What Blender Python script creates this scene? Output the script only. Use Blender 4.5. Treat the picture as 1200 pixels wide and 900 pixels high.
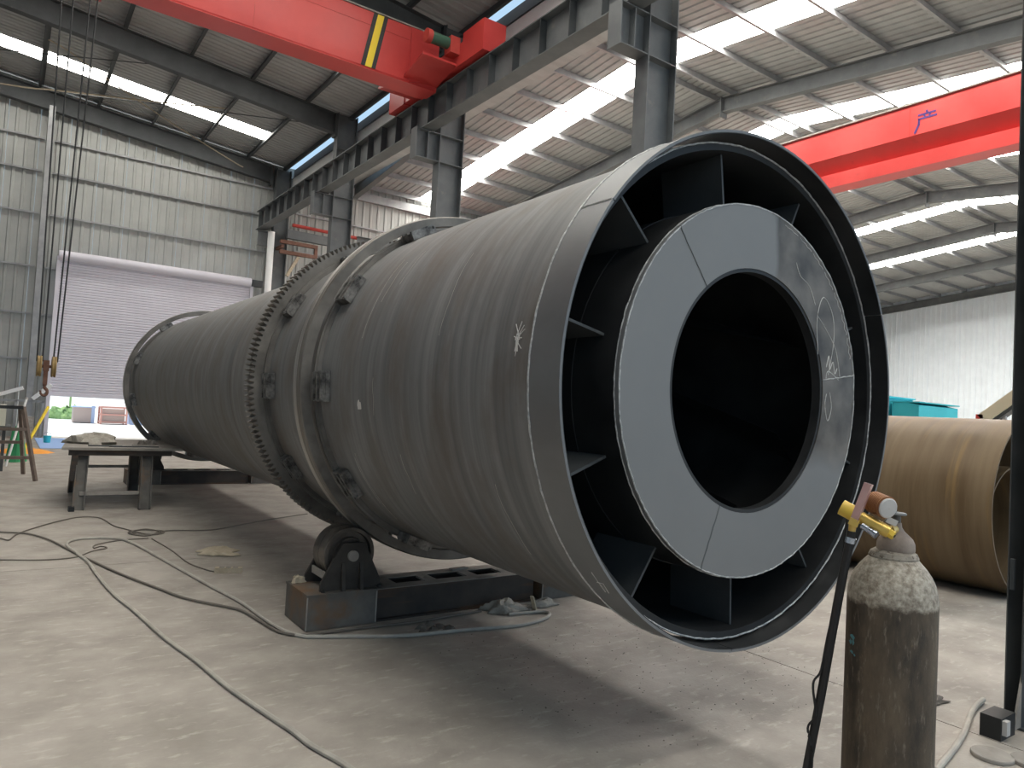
import bpy, math, random
from math import sin, cos, pi, radians, sqrt, atan2
from mathutils import Vector, Matrix
random.seed(7)
for o in list(bpy.data.objects): bpy.data.objects.remove(o)
SC = bpy.context.scene
COL = SC.collection

# ------------------------------------------------------------------ camera, sky, sun, exposure
CAM_H = 1.49
cam_data = bpy.data.cameras.new('camera'); cam = bpy.data.objects.new('camera', cam_data); COL.objects.link(cam)
cam_data.sensor_width = 36.0; cam_data.lens = 840.3 / 1200 * 36.0; cam_data.clip_end = 600
yaw, pit, rol = 0.6151, 0.0389, 0.0544
F = Vector((sin(yaw)*cos(pit), cos(yaw)*cos(pit), sin(pit)))
R0 = Vector((cos(yaw), -sin(yaw), 0)); U0 = R0.cross(F)
R1 = cos(rol)*R0 + sin(rol)*U0; U1 = -sin(rol)*R0 + cos(rol)*U0
M = Matrix((R1, U1, -F)).transposed().to_4x4(); M.translation = Vector((0, 0, CAM_H))
cam.matrix_world = M
SC.camera = cam

world = bpy.data.worlds.new('sky'); SC.world = world; world.use_nodes = True
bg = world.node_tree.nodes['Background']
bg.inputs[0].default_value = (0.52, 0.76, 1.0, 1); bg.inputs[1].default_value = 0.85

sun_data = bpy.data.lights.new('sun', 'SUN'); sun = bpy.data.objects.new('sun', sun_data); COL.objects.link(sun)
sun_data.energy = 4.0; sun_data.angle = radians(1.0); sun_data.color = (1, 0.95, 0.88)
sun.rotation_euler = Vector((0.10, -0.42, -1.0)).to_track_quat('-Z', 'Y').to_euler()
sun.location = (10, 40, 60)

SKYLIGHT_RIGHT = 26.0     # glow of the far hall's skylight sheets, raised to brighten the right side
SKYLIGHT_LEFT = 13.0       # weaker glow of the drum hall's sheets, set for the light balance
SC.view_settings.view_transform = 'Standard'; SC.view_settings.look = 'None'
SC.view_settings.gamma = 1.0; SC.view_settings.use_curve_mapping = False
SC.view_settings.exposure = 0.15

# ------------------------------------------------------------------ materials
MATS = {}
def mat(name, c1, c2=None, scale=4.0, stretch=(1, 1, 1), rough=0.6, rough2=None, metal=0.0, bump=0.0, bscale=None,
        detail=6, c3=None, s3=1.0, t3=(0.52, 0.62), sp=0.4, emit=None, lo=0.35, hi=0.65, stretch3=(1, 1, 1), trans=0.0, alpha=1.0):
    m = bpy.data.materials.new(name); m.use_nodes = True
    nt = m.node_tree; N = nt.nodes; L = nt.links
    b = N['Principled BSDF']
    b.inputs['Metallic'].default_value = metal; b.inputs['Roughness'].default_value = rough
    b.inputs['Specular IOR Level'].default_value = sp
    b.inputs['Base Color'].default_value = (*c1, 1)
    if trans: b.inputs['Transmission Weight'].default_value = trans
    if alpha < 1: b.inputs['Alpha'].default_value = alpha
    if emit:
        b.inputs['Emission Color'].default_value = (*emit[:3], 1); b.inputs['Emission Strength'].default_value = emit[3]
    if c2 is not None:
        tc = N.new('ShaderNodeTexCoord'); mp = N.new('ShaderNodeMapping'); mp.inputs['Scale'].default_value = stretch
        L.new(tc.outputs['Object'], mp.inputs['Vector'])
        nz = N.new('ShaderNodeTexNoise'); nz.inputs['Scale'].default_value = scale; nz.inputs['Detail'].default_value = detail
        nz.inputs['Roughness'].default_value = 0.6
        L.new(mp.outputs[0], nz.inputs['Vector'])
        rp = N.new('ShaderNodeValToRGB'); rp.color_ramp.elements[0].position = lo; rp.color_ramp.elements[1].position = hi
        rp.color_ramp.elements[0].color = (*c1, 1); rp.color_ramp.elements[1].color = (*c2, 1)
        L.new(nz.outputs['Fac'], rp.inputs[0]); out = rp.outputs[0]
        if c3 is not None:
            mp3 = N.new('ShaderNodeMapping'); mp3.inputs['Scale'].default_value = stretch3; L.new(tc.outputs['Object'], mp3.inputs['Vector'])
            n3 = N.new('ShaderNodeTexNoise'); n3.inputs['Scale'].default_value = s3; n3.inputs['Detail'].default_value = 8; n3.inputs['Roughness'].default_value = 0.65
            L.new(mp3.outputs[0], n3.inputs['Vector'])
            r3 = N.new('ShaderNodeMapRange'); r3.inputs[1].default_value = t3[0]; r3.inputs[2].default_value = t3[1]
            L.new(n3.outputs['Fac'], r3.inputs[0])
            mx = N.new('ShaderNodeMix'); mx.data_type = 'RGBA'; mx.inputs[7].default_value = (*c3, 1)
            L.new(r3.outputs[0], mx.inputs[0]); L.new(out, mx.inputs[6]); out = mx.outputs[2]
        L.new(out, b.inputs['Base Color'])
        if rough2 is not None:
            rr = N.new('ShaderNodeMapRange'); rr.inputs[1].default_value = lo; rr.inputs[2].default_value = hi
            rr.inputs[3].default_value = rough; rr.inputs[4].default_value = rough2
            L.new(nz.outputs['Fac'], rr.inputs[0]); L.new(rr.outputs[0], b.inputs['Roughness'])
        if bump:
            bn = N.new('ShaderNodeTexNoise'); bn.inputs['Scale'].default_value = bscale or scale*4; bn.inputs['Detail'].default_value = 5
            L.new(mp.outputs[0], bn.inputs['Vector'])
            bp = N.new('ShaderNodeBump'); bp.inputs['Strength'].default_value = bump; bp.inputs['Distance'].default_value = 0.01
            L.new(bn.outputs['Fac'], bp.inputs['Height']); L.new(bp.outputs[0], b.inputs['Normal'])
    MATS[name] = m
    return m

mat('concrete', (0.275, 0.247, 0.215), (0.385, 0.350, 0.308), 2.2, rough=0.72, rough2=0.58, bump=0.2, bscale=60, detail=14,
    c3=(0.47, 0.432, 0.382), s3=7.0, t3=(0.55, 0.72), stretch3=(1.0, 2.6, 1))
mat('joint_dark', (0.10, 0.095, 0.09))
mat('yard', (0.72, 0.70, 0.66), (0.80, 0.78, 0.74), 0.5, rough=0.9)  # albedo raised so the yard burns out to white
mat('sheet', (0.34, 0.348, 0.332), (0.40, 0.408, 0.39), 1.2, rough=0.45, rough2=0.55, sp=0.4)
mat('roof_sheet', (0.33, 0.335, 0.33), (0.41, 0.415, 0.41), 1.5, stretch=(0.5, 2, 1), rough=0.45, rough2=0.6)
mat('skylight', (0.9, 0.9, 0.9), emit=(1.0, 0.965, 0.90, SKYLIGHT_RIGHT))
mat('skylight_left', (0.8, 0.8, 0.75), emit=(1.0, 0.97, 0.90, SKYLIGHT_LEFT))
mat('steel_grey', (0.10, 0.108, 0.112), (0.15, 0.158, 0.16), 2.0, rough=0.5, rough2=0.65, c3=(0.20, 0.19, 0.17), s3=3.0, t3=(0.6, 0.75))
mat('steel_dark', (0.045, 0.05, 0.053), (0.075, 0.08, 0.083), 2.0, rough=0.5, rough2=0.65, c3=(0.16, 0.16, 0.155), s3=3.0, t3=(0.66, 0.76))
mat('galvanised', (0.26, 0.265, 0.27), (0.36, 0.365, 0.37), 3.0, rough=0.4, rough2=0.5, metal=0.3)
mat('wall_white', (0.76, 0.82, 0.86), (0.81, 0.87, 0.91), 2.0, rough=0.5)
mat('white_paint', (0.80, 0.80, 0.79), (0.86, 0.86, 0.85), 2.0, rough=0.5)
mat('shutter', (0.62, 0.60, 0.66), (0.68, 0.66, 0.72), 0.8, rough=0.5)
mat('red_paint', (0.50, 0.042, 0.038), (0.58, 0.062, 0.054), 0.8, rough=0.35, rough2=0.45, c3=(0.45, 0.05, 0.045), s3=2.5, t3=(0.62, 0.74))
mat('red_rough', (0.42, 0.05, 0.04), (0.55, 0.07, 0.055), 5, rough=0.6)
mat('yellow_paint', (0.80, 0.58, 0.04)); mat('black_paint', (0.02, 0.02, 0.02), rough=0.5)
mat('purple_paint', (0.05, 0.018, 0.14))
# the drum shell: rolled mill-scale plate, bands run round the drum
mat('shell_steel', (0.110, 0.111, 0.112), (0.235, 0.233, 0.228), 1.0, stretch=(0.5, 16.0, 0.5), rough=0.52, rough2=0.66, metal=0.15, lo=0.32, hi=0.70,
    bump=0.05, bscale=5, detail=9, c3=(0.125, 0.104, 0.087), s3=1.7, t3=(0.45, 0.75), stretch3=(1.0, 2.4, 1.0), sp=0.4)
mat('collar_steel', (0.15, 0.152, 0.154), (0.22, 0.222, 0.224), 1.6, stretch=(1, 0.6, 1), rough=0.42, rough2=0.55, metal=0.35, detail=8)
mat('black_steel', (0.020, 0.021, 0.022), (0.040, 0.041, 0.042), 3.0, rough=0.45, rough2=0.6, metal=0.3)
mat('ring_steel', (0.12, 0.108, 0.095), (0.25, 0.23, 0.205), 3.0, stretch=(1, 14, 1), rough=0.40, rough2=0.55, metal=0.6, bump=0.08)
mat('tyre_bright', (0.30, 0.285, 0.265), (0.46, 0.44, 0.41), 3.0, stretch=(1, 14, 1), rough=0.32, rough2=0.45, metal=0.7)
mat('weld', (0.30, 0.30, 0.295), (0.60, 0.60, 0.58), 40, rough=0.5, metal=0.3, bump=0.6, bscale=60)
mat('clip_steel', (0.045, 0.042, 0.04), (0.30, 0.285, 0.265), 14, rough=0.4, metal=0.6)
mat('chalk', (0.55, 0.54, 0.52), rough=0.95); mat('white_mark', (0.62, 0.60, 0.57), rough=0.9)
mat('rust_shell', (0.118, 0.078, 0.040), (0.190, 0.137, 0.080), 1.2, stretch=(0.5, 7, 0.5), rough=0.45, rough2=0.6, metal=0.25,
    c3=(0.22, 0.14, 0.058), s3=2.2, t3=(0.56, 0.72), stretch3=(0.3, 4.5, 0.3))
mat('rust_dark', (0.10, 0.075, 0.06), (0.17, 0.13, 0.10), 3, rough=0.6, metal=0.2)
mat('base_steel', (0.085, 0.078, 0.070), (0.15, 0.14, 0.125), 5, rough=0.6, rough2=0.75, c3=(0.17, 0.10, 0.055), s3=2.2, t3=(0.54, 0.68))
mat('beam_rusty', (0.030, 0.025, 0.022), (0.060, 0.046, 0.036), 4, rough=0.6, c3=(0.11, 0.055, 0.025), s3=1.5, t3=(0.52, 0.66), stretch3=(0.5, 1, 6))
mat('dust_top', (0.24, 0.22, 0.195), (0.36, 0.33, 0.295), 6, rough=0.85)
mat('bracket_black', (0.024, 0.021, 0.018), (0.050, 0.044, 0.038), 8, rough=0.55)
mat('roller_steel', (0.055, 0.05, 0.045), (0.13, 0.115, 0.10), 8, rough=0.4, metal=0.6)
mat('cable_grey', (0.36, 0.335, 0.295), (0.45, 0.42, 0.37), 10, rough=0.7)
mat('cable_dark', (0.15, 0.132, 0.112), rough=0.7)
mat('rubber', (0.016, 0.015, 0.015), rough=0.55)
mat('rag_tan', (0.42, 0.35, 0.25), (0.52, 0.45, 0.34), 14, rough=0.95, bump=0.4)
mat('rag_grey', (0.25, 0.225, 0.19), (0.40, 0.37, 0.32), 12, rough=0.95, bump=0.4)
mat('gas_body', (0.050, 0.036, 0.023), (0.095, 0.071, 0.046), 9, stretch=(1, 1, 0.35), rough=0.55, rough2=0.75, metal=0.0, bump=0.2, bscale=40, detail=10,
    c3=(0.028, 0.022, 0.017), s3=14, t3=(0.50, 0.66), stretch3=(1, 1, 0.4))
mat('gas_shoulder', (0.20, 0.172, 0.138), (0.33, 0.295, 0.245), 22, rough=0.75, bump=0.5, bscale=50, detail=10, c3=(0.11, 0.085, 0.06), s3=60, t3=(0.52, 0.60))
mat('gas_cap', (0.19, 0.15, 0.125), (0.29, 0.24, 0.20), 25, rough=0.7)
mat('brass', (0.62, 0.42, 0.10), (0.70, 0.50, 0.16), 20, rough=0.35, metal=0.6)
mat('brass_yellow', (0.70, 0.48, 0.06), (0.62, 0.42, 0.08), 20, rough=0.45)
mat('copper_fin', (0.30, 0.135, 0.06), (0.38, 0.18, 0.085), 20, rough=0.5, metal=0.3)
mat('flow_tube', (0.62, 0.38, 0.36), (0.70, 0.46, 0.43), 20, rough=0.12, trans=0.35)
mat('grey_plastic', (0.50, 0.48, 0.46), rough=0.5)
mat('chrome', (0.45, 0.50, 0.58), rough=0.2, metal=0.9)
mat('teal', (0.03, 0.42, 0.50), (0.04, 0.48, 0.56), 2, rough=0.5)
mat('teal_flake', (0.10, 0.26, 0.29), rough=0.9)
mat('cream', (0.62, 0.58, 0.42), rough=0.5)
mat('glare_blue', (0.50, 0.62, 0.88), rough=0.7)  # blue paled to stand for overexposure in the yard
mat('glare_red', (0.72, 0.36, 0.30), rough=0.7)  # red paled the same way, glare put into the colour
mat('glare_rust', (0.55, 0.44, 0.40), rough=0.8)  # rust tone paled for the yard glare
mat('trestle_steel', (0.13, 0.095, 0.075), (0.18, 0.135, 0.11), 8, rough=0.6)
mat('blue_mat', (0.36, 0.52, 0.85), rough=0.7)
mat('orange', (0.80, 0.33, 0.05), rough=0.6)
mat('green_cloth', (0.05, 0.33, 0.14), rough=0.8)
mat('cream_board', (0.62, 0.60, 0.50), rough=0.7)
mat('table_plate', (0.22, 0.20, 0.175), (0.33, 0.30, 0.265), 5, rough=0.55, rough2=0.7, metal=0.2)
mat('leaf', (0.28, 0.45, 0.16), (0.40, 0.58, 0.26), 6, rough=0.8)  # greens paled to imitate the overexposed yard
mat('sheave', (0.26, 0.17, 0.07), (0.36, 0.25, 0.11), 12, rough=0.7)
mat('hook_rust', (0.13, 0.06, 0.04), (0.20, 0.10, 0.07), 10, rough=0.7)
mat('lamp_glass', (0.9, 0.9, 0.9), rough=0.2)
mat('motor_green', (0.05, 0.12, 0.08), rough=0.5)
mat('clod', (0.13, 0.115, 0.10), (0.20, 0.18, 0.155), 20, rough=0.95)

def front_plate_mat():
    """grey primed plate, bare brownish steel on the side away from the camera's left"""
    m = bpy.data.materials.new('front_plate_paint'); m.use_nodes = True; nt = m.node_tree; N = nt.nodes; L = nt.links
    b = N['Principled BSDF']; tc = N.new('ShaderNodeTexCoord'); sep = N.new('ShaderNodeSeparateXYZ'); L.new(tc.outputs['Object'], sep.inputs[0])
    n1 = N.new('ShaderNodeTexNoise'); n1.inputs['Scale'].default_value = 2.5; n1.inputs['Detail'].default_value = 6; L.new(tc.outputs['Object'], n1.inputs['Vector'])
    a = N.new('ShaderNodeMath'); a.operation = 'MULTIPLY_ADD'; a.inputs[1].default_value = 0.22; L.new(n1.outputs['Fac'], a.inputs[0]); L.new(sep.outputs['X'], a.inputs[2])
    z = N.new('ShaderNodeMath'); z.operation = 'MULTIPLY_ADD'; z.inputs[1].default_value = 0.35; L.new(n1.outputs['Fac'], z.inputs[0]); L.new(sep.outputs['Z'], z.inputs[2])
    mx_ = N.new('ShaderNodeMapRange'); mx_.inputs[1].default_value = 0.22; mx_.inputs[2].default_value = 0.26; L.new(a.outputs[0], mx_.inputs[0])
    mz_ = N.new('ShaderNodeMapRange'); mz_.inputs[1].default_value = -0.22; mz_.inputs[2].default_value = -0.06; L.new(z.outputs[0], mz_.inputs[0])
    mu = N.new('ShaderNodeMath'); mu.operation = 'MULTIPLY'; L.new(mx_.outputs[0], mu.inputs[0]); L.new(mz_.outputs[0], mu.inputs[1])
    n2 = N.new('ShaderNodeTexNoise'); n2.inputs['Scale'].default_value = 5; n2.inputs['Detail'].default_value = 9; L.new(tc.outputs['Object'], n2.inputs['Vector'])
    r2 = N.new('ShaderNodeValToRGB'); r2.color_ramp.elements[0].position = .35; r2.color_ramp.elements[1].position = .7
    r2.color_ramp.elements[0].color = (0.040, 0.032, 0.025, 1); r2.color_ramp.elements[1].color = (0.165, 0.146, 0.126, 1); L.new(n2.outputs['Fac'], r2.inputs[0])
    r1 = N.new('ShaderNodeValToRGB'); r1.color_ramp.elements[0].color = (0.158, 0.160, 0.160, 1); r1.color_ramp.elements[1].color = (0.192, 0.194, 0.194, 1); L.new(n1.outputs['Fac'], r1.inputs[0])
    mix = N.new('ShaderNodeMix'); mix.data_type = 'RGBA'; L.new(mu.outputs[0], mix.inputs[0]); L.new(r1.outputs[0], mix.inputs[6]); L.new(r2.outputs[0], mix.inputs[7])
    L.new(mix.outputs[2], b.inputs['Base Color'])
    L.new(mu.outputs[0], b.inputs['Metallic']) if False else None
    mr = N.new('ShaderNodeMapRange'); mr.inputs[3].default_value = 0.48; mr.inputs[4].default_value = 0.36; L.new(mu.outputs[0], mr.inputs[0]); L.new(mr.outputs[0], b.inputs['Roughness'])
    MATS['front_plate'] = m
front_plate_mat()
def gas_mat():
    """brown worn cylinder whose pale shoulder paint ends in a ragged line"""
    m = bpy.data.materials.new('gas_paint'); m.use_nodes = True; nt = m.node_tree; N = nt.nodes; L = nt.links
    b = N['Principled BSDF']; b.inputs['Roughness'].default_value = 0.62; tc = N.new('ShaderNodeTexCoord'); sep = N.new('ShaderNodeSeparateXYZ'); L.new(tc.outputs['Object'], sep.inputs[0])
    def noise(scale, stretch=(1, 1, 1), det=9):
        mp = N.new('ShaderNodeMapping'); mp.inputs['Scale'].default_value = stretch; L.new(tc.outputs['Object'], mp.inputs[0])
        n = N.new('ShaderNodeTexNoise'); n.inputs['Scale'].default_value = scale; n.inputs['Detail'].default_value = det; n.inputs['Roughness'].default_value = .68; L.new(mp.outputs[0], n.inputs['Vector']); return n.outputs['Fac']
    def ramp(f, p0, c0, p1, c1):
        r = N.new('ShaderNodeValToRGB'); e = r.color_ramp.elements; e[0].position = p0; e[1].position = p1; e[0].color = (*c0, 1); e[1].color = (*c1, 1); L.new(f, r.inputs[0]); return r.outputs[0]
    def mix(fac, a, c):
        x = N.new('ShaderNodeMix'); x.data_type = 'RGBA'; L.new(fac, x.inputs[0]); L.new(a, x.inputs[6])
        if isinstance(c, tuple): x.inputs[7].default_value = (*c, 1)
        else: L.new(c, x.inputs[7])
        return x.outputs[2]
    def rng(f, a, c):
        r = N.new('ShaderNodeMapRange'); r.inputs[1].default_value = a; r.inputs[2].default_value = c; L.new(f, r.inputs[0]); return r.outputs[0]
    body = ramp(noise(16, (1, 1, .3)), .34, (.034, .025, .017), .66, (.125, .091, .057))
    body = mix(rng(noise(70, (1, 1, .25)), .56, .72), body, (.20, .165, .12))
    body = mix(rng(noise(9, (1, 1, .6), 12), .63, .70), body, (.21, .155, .075))
    sh = ramp(noise(70), .36, (.19, .16, .12), .64, (.47, .42, .345))
    sh = mix(rng(noise(24), .55, .66), sh, (.15, .115, .08))
    z = N.new('ShaderNodeMath'); z.operation = 'MULTIPLY_ADD'; z.inputs[1].default_value = .045; L.new(noise(26), z.inputs[0]); L.new(sep.outputs['Z'], z.inputs[2])
    L.new(mix(rng(z.outputs[0], 1.058, 1.070), body, sh), b.inputs['Base Color'])
    bp = N.new('ShaderNodeBump'); bp.inputs['Strength'].default_value = .35; bp.inputs['Distance'].default_value = .002; L.new(noise(120), bp.inputs['Height']); L.new(bp.outputs[0], b.inputs['Normal'])
    MATS['gas_paint'] = m
gas_mat()

# ------------------------------------------------------------------ mesh helpers
def basis(d, up=(0, 0, 1)):
    d = Vector(d).normalized(); u = Vector(up)
    if abs(d.dot(u)) > 0.98: u = Vector((0, 1, 0))
    s = d.cross(u).normalized(); return d, s, s.cross(d).normalized()
class MB:
    def __init__(s): s.v = []; s.f = []
    def add(s, vs, fs):
        n = len(s.v); s.v += [tuple(x) for x in vs]; s.f += [tuple(i+n for i in f) for f in fs]; return s
    def box(s, x0, x1, y0, y1, z0, z1):
        return s.add([(x0,y0,z0),(x1,y0,z0),(x1,y1,z0),(x0,y1,z0),(x0,y0,z1),(x1,y0,z1),(x1,y1,z1),(x0,y1,z1)],
                     [(0,3,2,1),(4,5,6,7),(0,1,5,4),(1,2,6,5),(2,3,7,6),(3,0,4,7)])
    def bar(s, p, q, w, h, up=(0, 0, 1)):
        p = Vector(p); q = Vector(q); d, a, b = basis(q-p, up); a = a*w/2; b = b*h/2
        return s.add([p-a-b,p+a-b,p+a+b,p-a+b,q-a-b,q+a-b,q+a+b,q-a+b],[(0,1,2,3),(7,6,5,4),(4,5,1,0),(5,6,2,1),(6,7,3,2),(7,4,0,3)])
    def hsec(s, p, q, depth, width, tf=0.014, tw=0.01, up=(0, 0, 1)):
        p = Vector(p); q = Vector(q); d, a, b = basis(q-p, up)
        off = b*(depth/2-tf/2)
        s.bar(p+off, q+off, width, tf, up); s.bar(p-off, q-off, width, tf, up); s.bar(p, q, tw, depth-2*tf, up); return s
    def prism(s, poly, y0, y1, axis='y'):
        n = len(poly)
        def P(a, b, t): return {'y': (a, t, b), 'x': (t, a, b), 'z': (a, b, t)}[axis]
        vs = [P(a, b, y0) for a, b in poly] + [P(a, b, y1) for a, b in poly]
        fs = [tuple(range(n))[::-1], tuple(range(n, 2*n))] + [(i, (i+1) % n, n+(i+1) % n, n+i) for i in range(n)]
        return s.add(vs, fs)
    def lathe(s, prof, c=(0, 0, 0), d=(0, 0, 1), n=32, closed=True, a0=0.0, a1=2*pi, wrap=False):
        """prof: list of (radius, t along d)"""
        c = Vector(c); d, e1, e2 = basis(d); full = abs(a1-a0-2*pi) < 1e-6; k = n if full else n+1
        vs = []
        for r, t in prof:
            for i in range(k):
                a = a0+(a1-a0)*i/n; vs.append(c + d*t + e1*(r*cos(a)) + e2*(r*sin(a)))
        m = len(prof); fs = []
        for j in range(m if wrap else m-1):
            j2 = (j+1) % m
            for i in range(n):
                i2 = (i+1) % k; fs.append((j*k+i, j*k+i2, j2*k+i2, j2*k+i))
        if closed and full and not wrap:
            if prof[0][0] > 1e-6: fs.append(tuple(range(k))[::-1])
            if prof[-1][0] > 1e-6: fs.append(tuple((m-1)*k+i for i in range(k)))
        if wrap and not full:
            fs.append(tuple(j*k for j in range(m))); fs.append(tuple(j*k+k-1 for j in range(m))[::-1])
        return s.add(vs, fs)
    def cyl(s, p, q, r, r2=None, n=16):
        p = Vector(p); q = Vector(q); return s.lathe([(r, 0), (r if r2 is None else r2, (q-p).length)], p, q-p, n)
    def tube(s, pts, r, n=8, smooth=0):
        pts = [Vector(p) for p in pts]
        if smooth:
            out = []
            for i in range(len(pts)-1):
                p0 = pts[max(i-1, 0)]; p1 = pts[i]; p2 = pts[i+1]; p3 = pts[min(i+2, len(pts)-1)]
                for k in range(smooth):
                    t = k/smooth
                    out.append(0.5*((2*p1)+(p2-p0)*t+(2*p0-5*p1+4*p2-p3)*t*t+(3*p1-p0-3*p2+p3)*t**3))
            out.append(pts[-1]); pts = out
        vs = []; m = len(pts)
        for i, p in enumerate(pts):
            d = (pts[min(i+1, m-1)]-pts[max(i-1, 0)])
            if d.length < 1e-9: d = Vector((0, 0, 1))
            _, a, b = basis(d)
            rr = r(i/(m-1)) if callable(r) else r
            for k in range(n): vs.append(p + a*(rr*cos(2*pi*k/n)) + b*(rr*sin(2*pi*k/n)))
        fs = [(i*n+k, i*n+(k+1) % n, (i+1)*n+(k+1) % n, (i+1)*n+k) for i in range(m-1) for k in range(n)]
        fs += [tuple(range(n))[::-1], tuple((m-1)*n+k for k in range(n))]
        return s.add(vs, fs)
    def lump(s, c, rx, ry, rz, seed=0, n=10, rough=0.35, flat=True):
        rnd = random.Random(seed); ph = [rnd.uniform(0, 6.28) for _ in range(6)]
        vs = []; m = n//2+1
        for j in range(m+1):
            th = pi*j/m
            for i in range(n*2):
                a = 2*pi*i/(n*2)
                k = 1+rough*(0.5*sin(3*a+ph[0]+2*th)+0.35*sin(5*a+ph[1]-3*th)+0.3*sin(7*a+ph[2]+5*th)+0.25*sin(4*th+ph[3]))
                z = cos(th)
                if flat and z < 0: z *= 0.0
                vs.append((c[0]+rx*k*sin(th)*cos(a), c[1]+ry*k*sin(th)*sin(a), c[2]+rz*k*z))
        q = n*2
        fs = [(j*q+i, (j+1)*q+i, (j+1)*q+(i+1) % q, j*q+(i+1) % q) for j in range(m) for i in range(q)]
        return s.add(vs, fs)
    def mesh(s, name, material, o=(0, 0, 0), smooth=True):
        me = bpy.data.meshes.new(name); me.from_pydata([(x-o[0], y-o[1], z-o[2]) for x, y, z in s.v], [], s.f)
        me.materials.append(MATS[material]); me.validate()
        if smooth:
            me.polygons.foreach_set('use_smooth', [True]*len(me.polygons)); me.set_sharp_from_angle(angle=radians(33))
        me.update(); return me
    def build(s, name, material, parent=None, smooth=True):
        if parent is None:
            xs = [v[0] for v in s.v]; ys = [v[1] for v in s.v]; zs = [v[2] for v in s.v]
            o = ((min(xs)+max(xs))/2, (min(ys)+max(ys))/2, min(zs))
        else: o = ORIG[parent.name]
        me = s.mesh(name, material, o, smooth)
        ob = bpy.data.objects.new(name, me); COL.objects.link(ob)
        if parent is None: ob.location = o
        else: ob.parent = parent
        ORIG[ob.name] = o
        return ob
ORIG = {}
def tag(o, label, cat, group=None, kind=None):
    o['label'] = label; o['category'] = cat
    if group: o['group'] = group
    if kind: o['kind'] = kind
    return o
def root(name, loc, label, cat, group=None, kind=None):
    o = bpy.data.objects.new(name, None); COL.objects.link(o); o.location = loc; o.empty_display_size = 0.1
    ORIG[o.name] = tuple(loc)
    return tag(o, label, cat, group, kind)
def inst(name, me, parent, loc, rot=(0, 0, 0)):
    """a piece that shares mesh data; loc is in world space, parent only translated"""
    ob = bpy.data.objects.new(name, me); COL.objects.link(ob); ob.parent = parent
    p = ORIG[parent.name]; ob.location = (loc[0]-p[0], loc[1]-p[1], loc[2]-p[2]); ob.rotation_euler = rot
    ORIG[ob.name] = tuple(loc); return ob
S = 'structure'

# ------------------------------------------------------------------ ground and floor slabs
tag(MB().box(-90, 160, 25.8, 260, -0.30, -0.03).build('ground', 'yard', smooth=False), 'sunlit pale concrete yard outside the roller door', 'ground', kind=S)
tag(MB().box(-90, 160, -90, -12.2, -0.30, -0.03).build('ground', 'yard', smooth=False), 'sunlit pale concrete yard behind the open side of the hall', 'ground', kind=S)
FL = root('floor', (0, 0, 0), 'dusty grey concrete floor of the workshop cut into large slabs', 'floor', kind=S)
MB().box(-15, 48, -12.2, 25.8, -0.30, -0.02).build('sub_base', 'joint_dark', FL, smooth=False)
XS = [-15, -7.9, -1.9, 4.1, 10.1, 16.1, 22.1, 28.1, 34.1, 40.1, 48]; YS = [-12.2, -5.0, 1.0, 7.0, 13.0, 19.0, 25.8]
for i in range(len(XS)-1):
    for j in range(len(YS)-1):
        MB().box(XS[i]+.004, XS[i+1]-.004, YS[j]+.004, YS[j+1]-.004, -0.15, 0).build('slab', 'concrete', FL, smooth=False)

# ------------------------------------------------------------------ sheet metal pieces
def sheet_profile(width, pitch, rib):
    """(v, w) points across a ribbed sheet; ribs stand out by rib"""
    pts = []; n = max(1, round(width/pitch)); p = width/n
    for i in range(n):
        a = i*p; pts += [(a, 0), (a+p*0.62, 0), (a+p*0.70, rib), (a+p*0.90, rib)]
    pts.append((width, 0)); return pts
def sheet(mb, o, u, v, w, length, width, pitch=0.2, rib=0.03, l0=0.0, len_fn=None):
    """ribbed sheet from o: runs along u, across v, ribs towards w"""
    o = Vector(o); u = Vector(u); v = Vector(v); w = Vector(w); pr = sheet_profile(width, pitch, rib); vs = []
    for a, b in pr:
        e = len_fn(a) if len_fn else length
        vs += [o+v*a+w*b+u*l0, o+v*a+w*b+u*e]
    return mb.add(vs, [(2*i, 2*i+1, 2*i+3, 2*i+2) for i in range(len(pr)-1)])

# left hall roof: eave at X 7.75 beside the column row, rises to the ridge at X -3.3
SL = 0.1
def zl(x): return 9.70 + SL*(7.75-x) if x > -3.3 else 9.70 + SL*(7.75+3.3) - SL*(-3.3-x)
LRF = root('ceiling_left', (-3.3, 6, 9.7), 'dark ribbed metal roof of the hall over the drum with purlins and one visible row of skylights plus added unseen rows for light', 'roof', kind=S)
us = Vector((-1, 0, SL)); usr = Vector((1, 0, SL)); yv = Vector((0, 1, 0)); zv = Vector((0, 0, 1))
panelL = sheet(MB(), (0, 0, 0), us, yv, zv, 11.05, 0.8, 0.2).mesh('roof_panel', 'roof_sheet', smooth=False)
panelR = sheet(MB(), (0, 0, 0), usr, yv, zv, 11.2, 0.8, 0.2).mesh('roof_panel', 'roof_sheet', smooth=False)
skyL = sheet(MB(), (0, 0, 0), us, yv, zv, 7.8, 0.8, 0.2, 0.02).mesh('skylight_panel', 'skylight_left', smooth=False)
ridL = sheet(MB(), (0, 0, 0), us, yv, zv, 1.8, 0.8, 0.2).mesh('roof_panel', 'roof_sheet', smooth=False)
endL = sheet(MB(), (0, 0, 0), us, yv, zv, 1.45, 0.8, 0.2).mesh('roof_panel', 'roof_sheet', smooth=False)
SKY_AND_ADDED_ROWS_L = [22.8, 16.4, 9.2, 6.0, 2.8, -0.4, -3.6, -6.8]  # first row is in view; the others are added out of view for light
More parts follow.
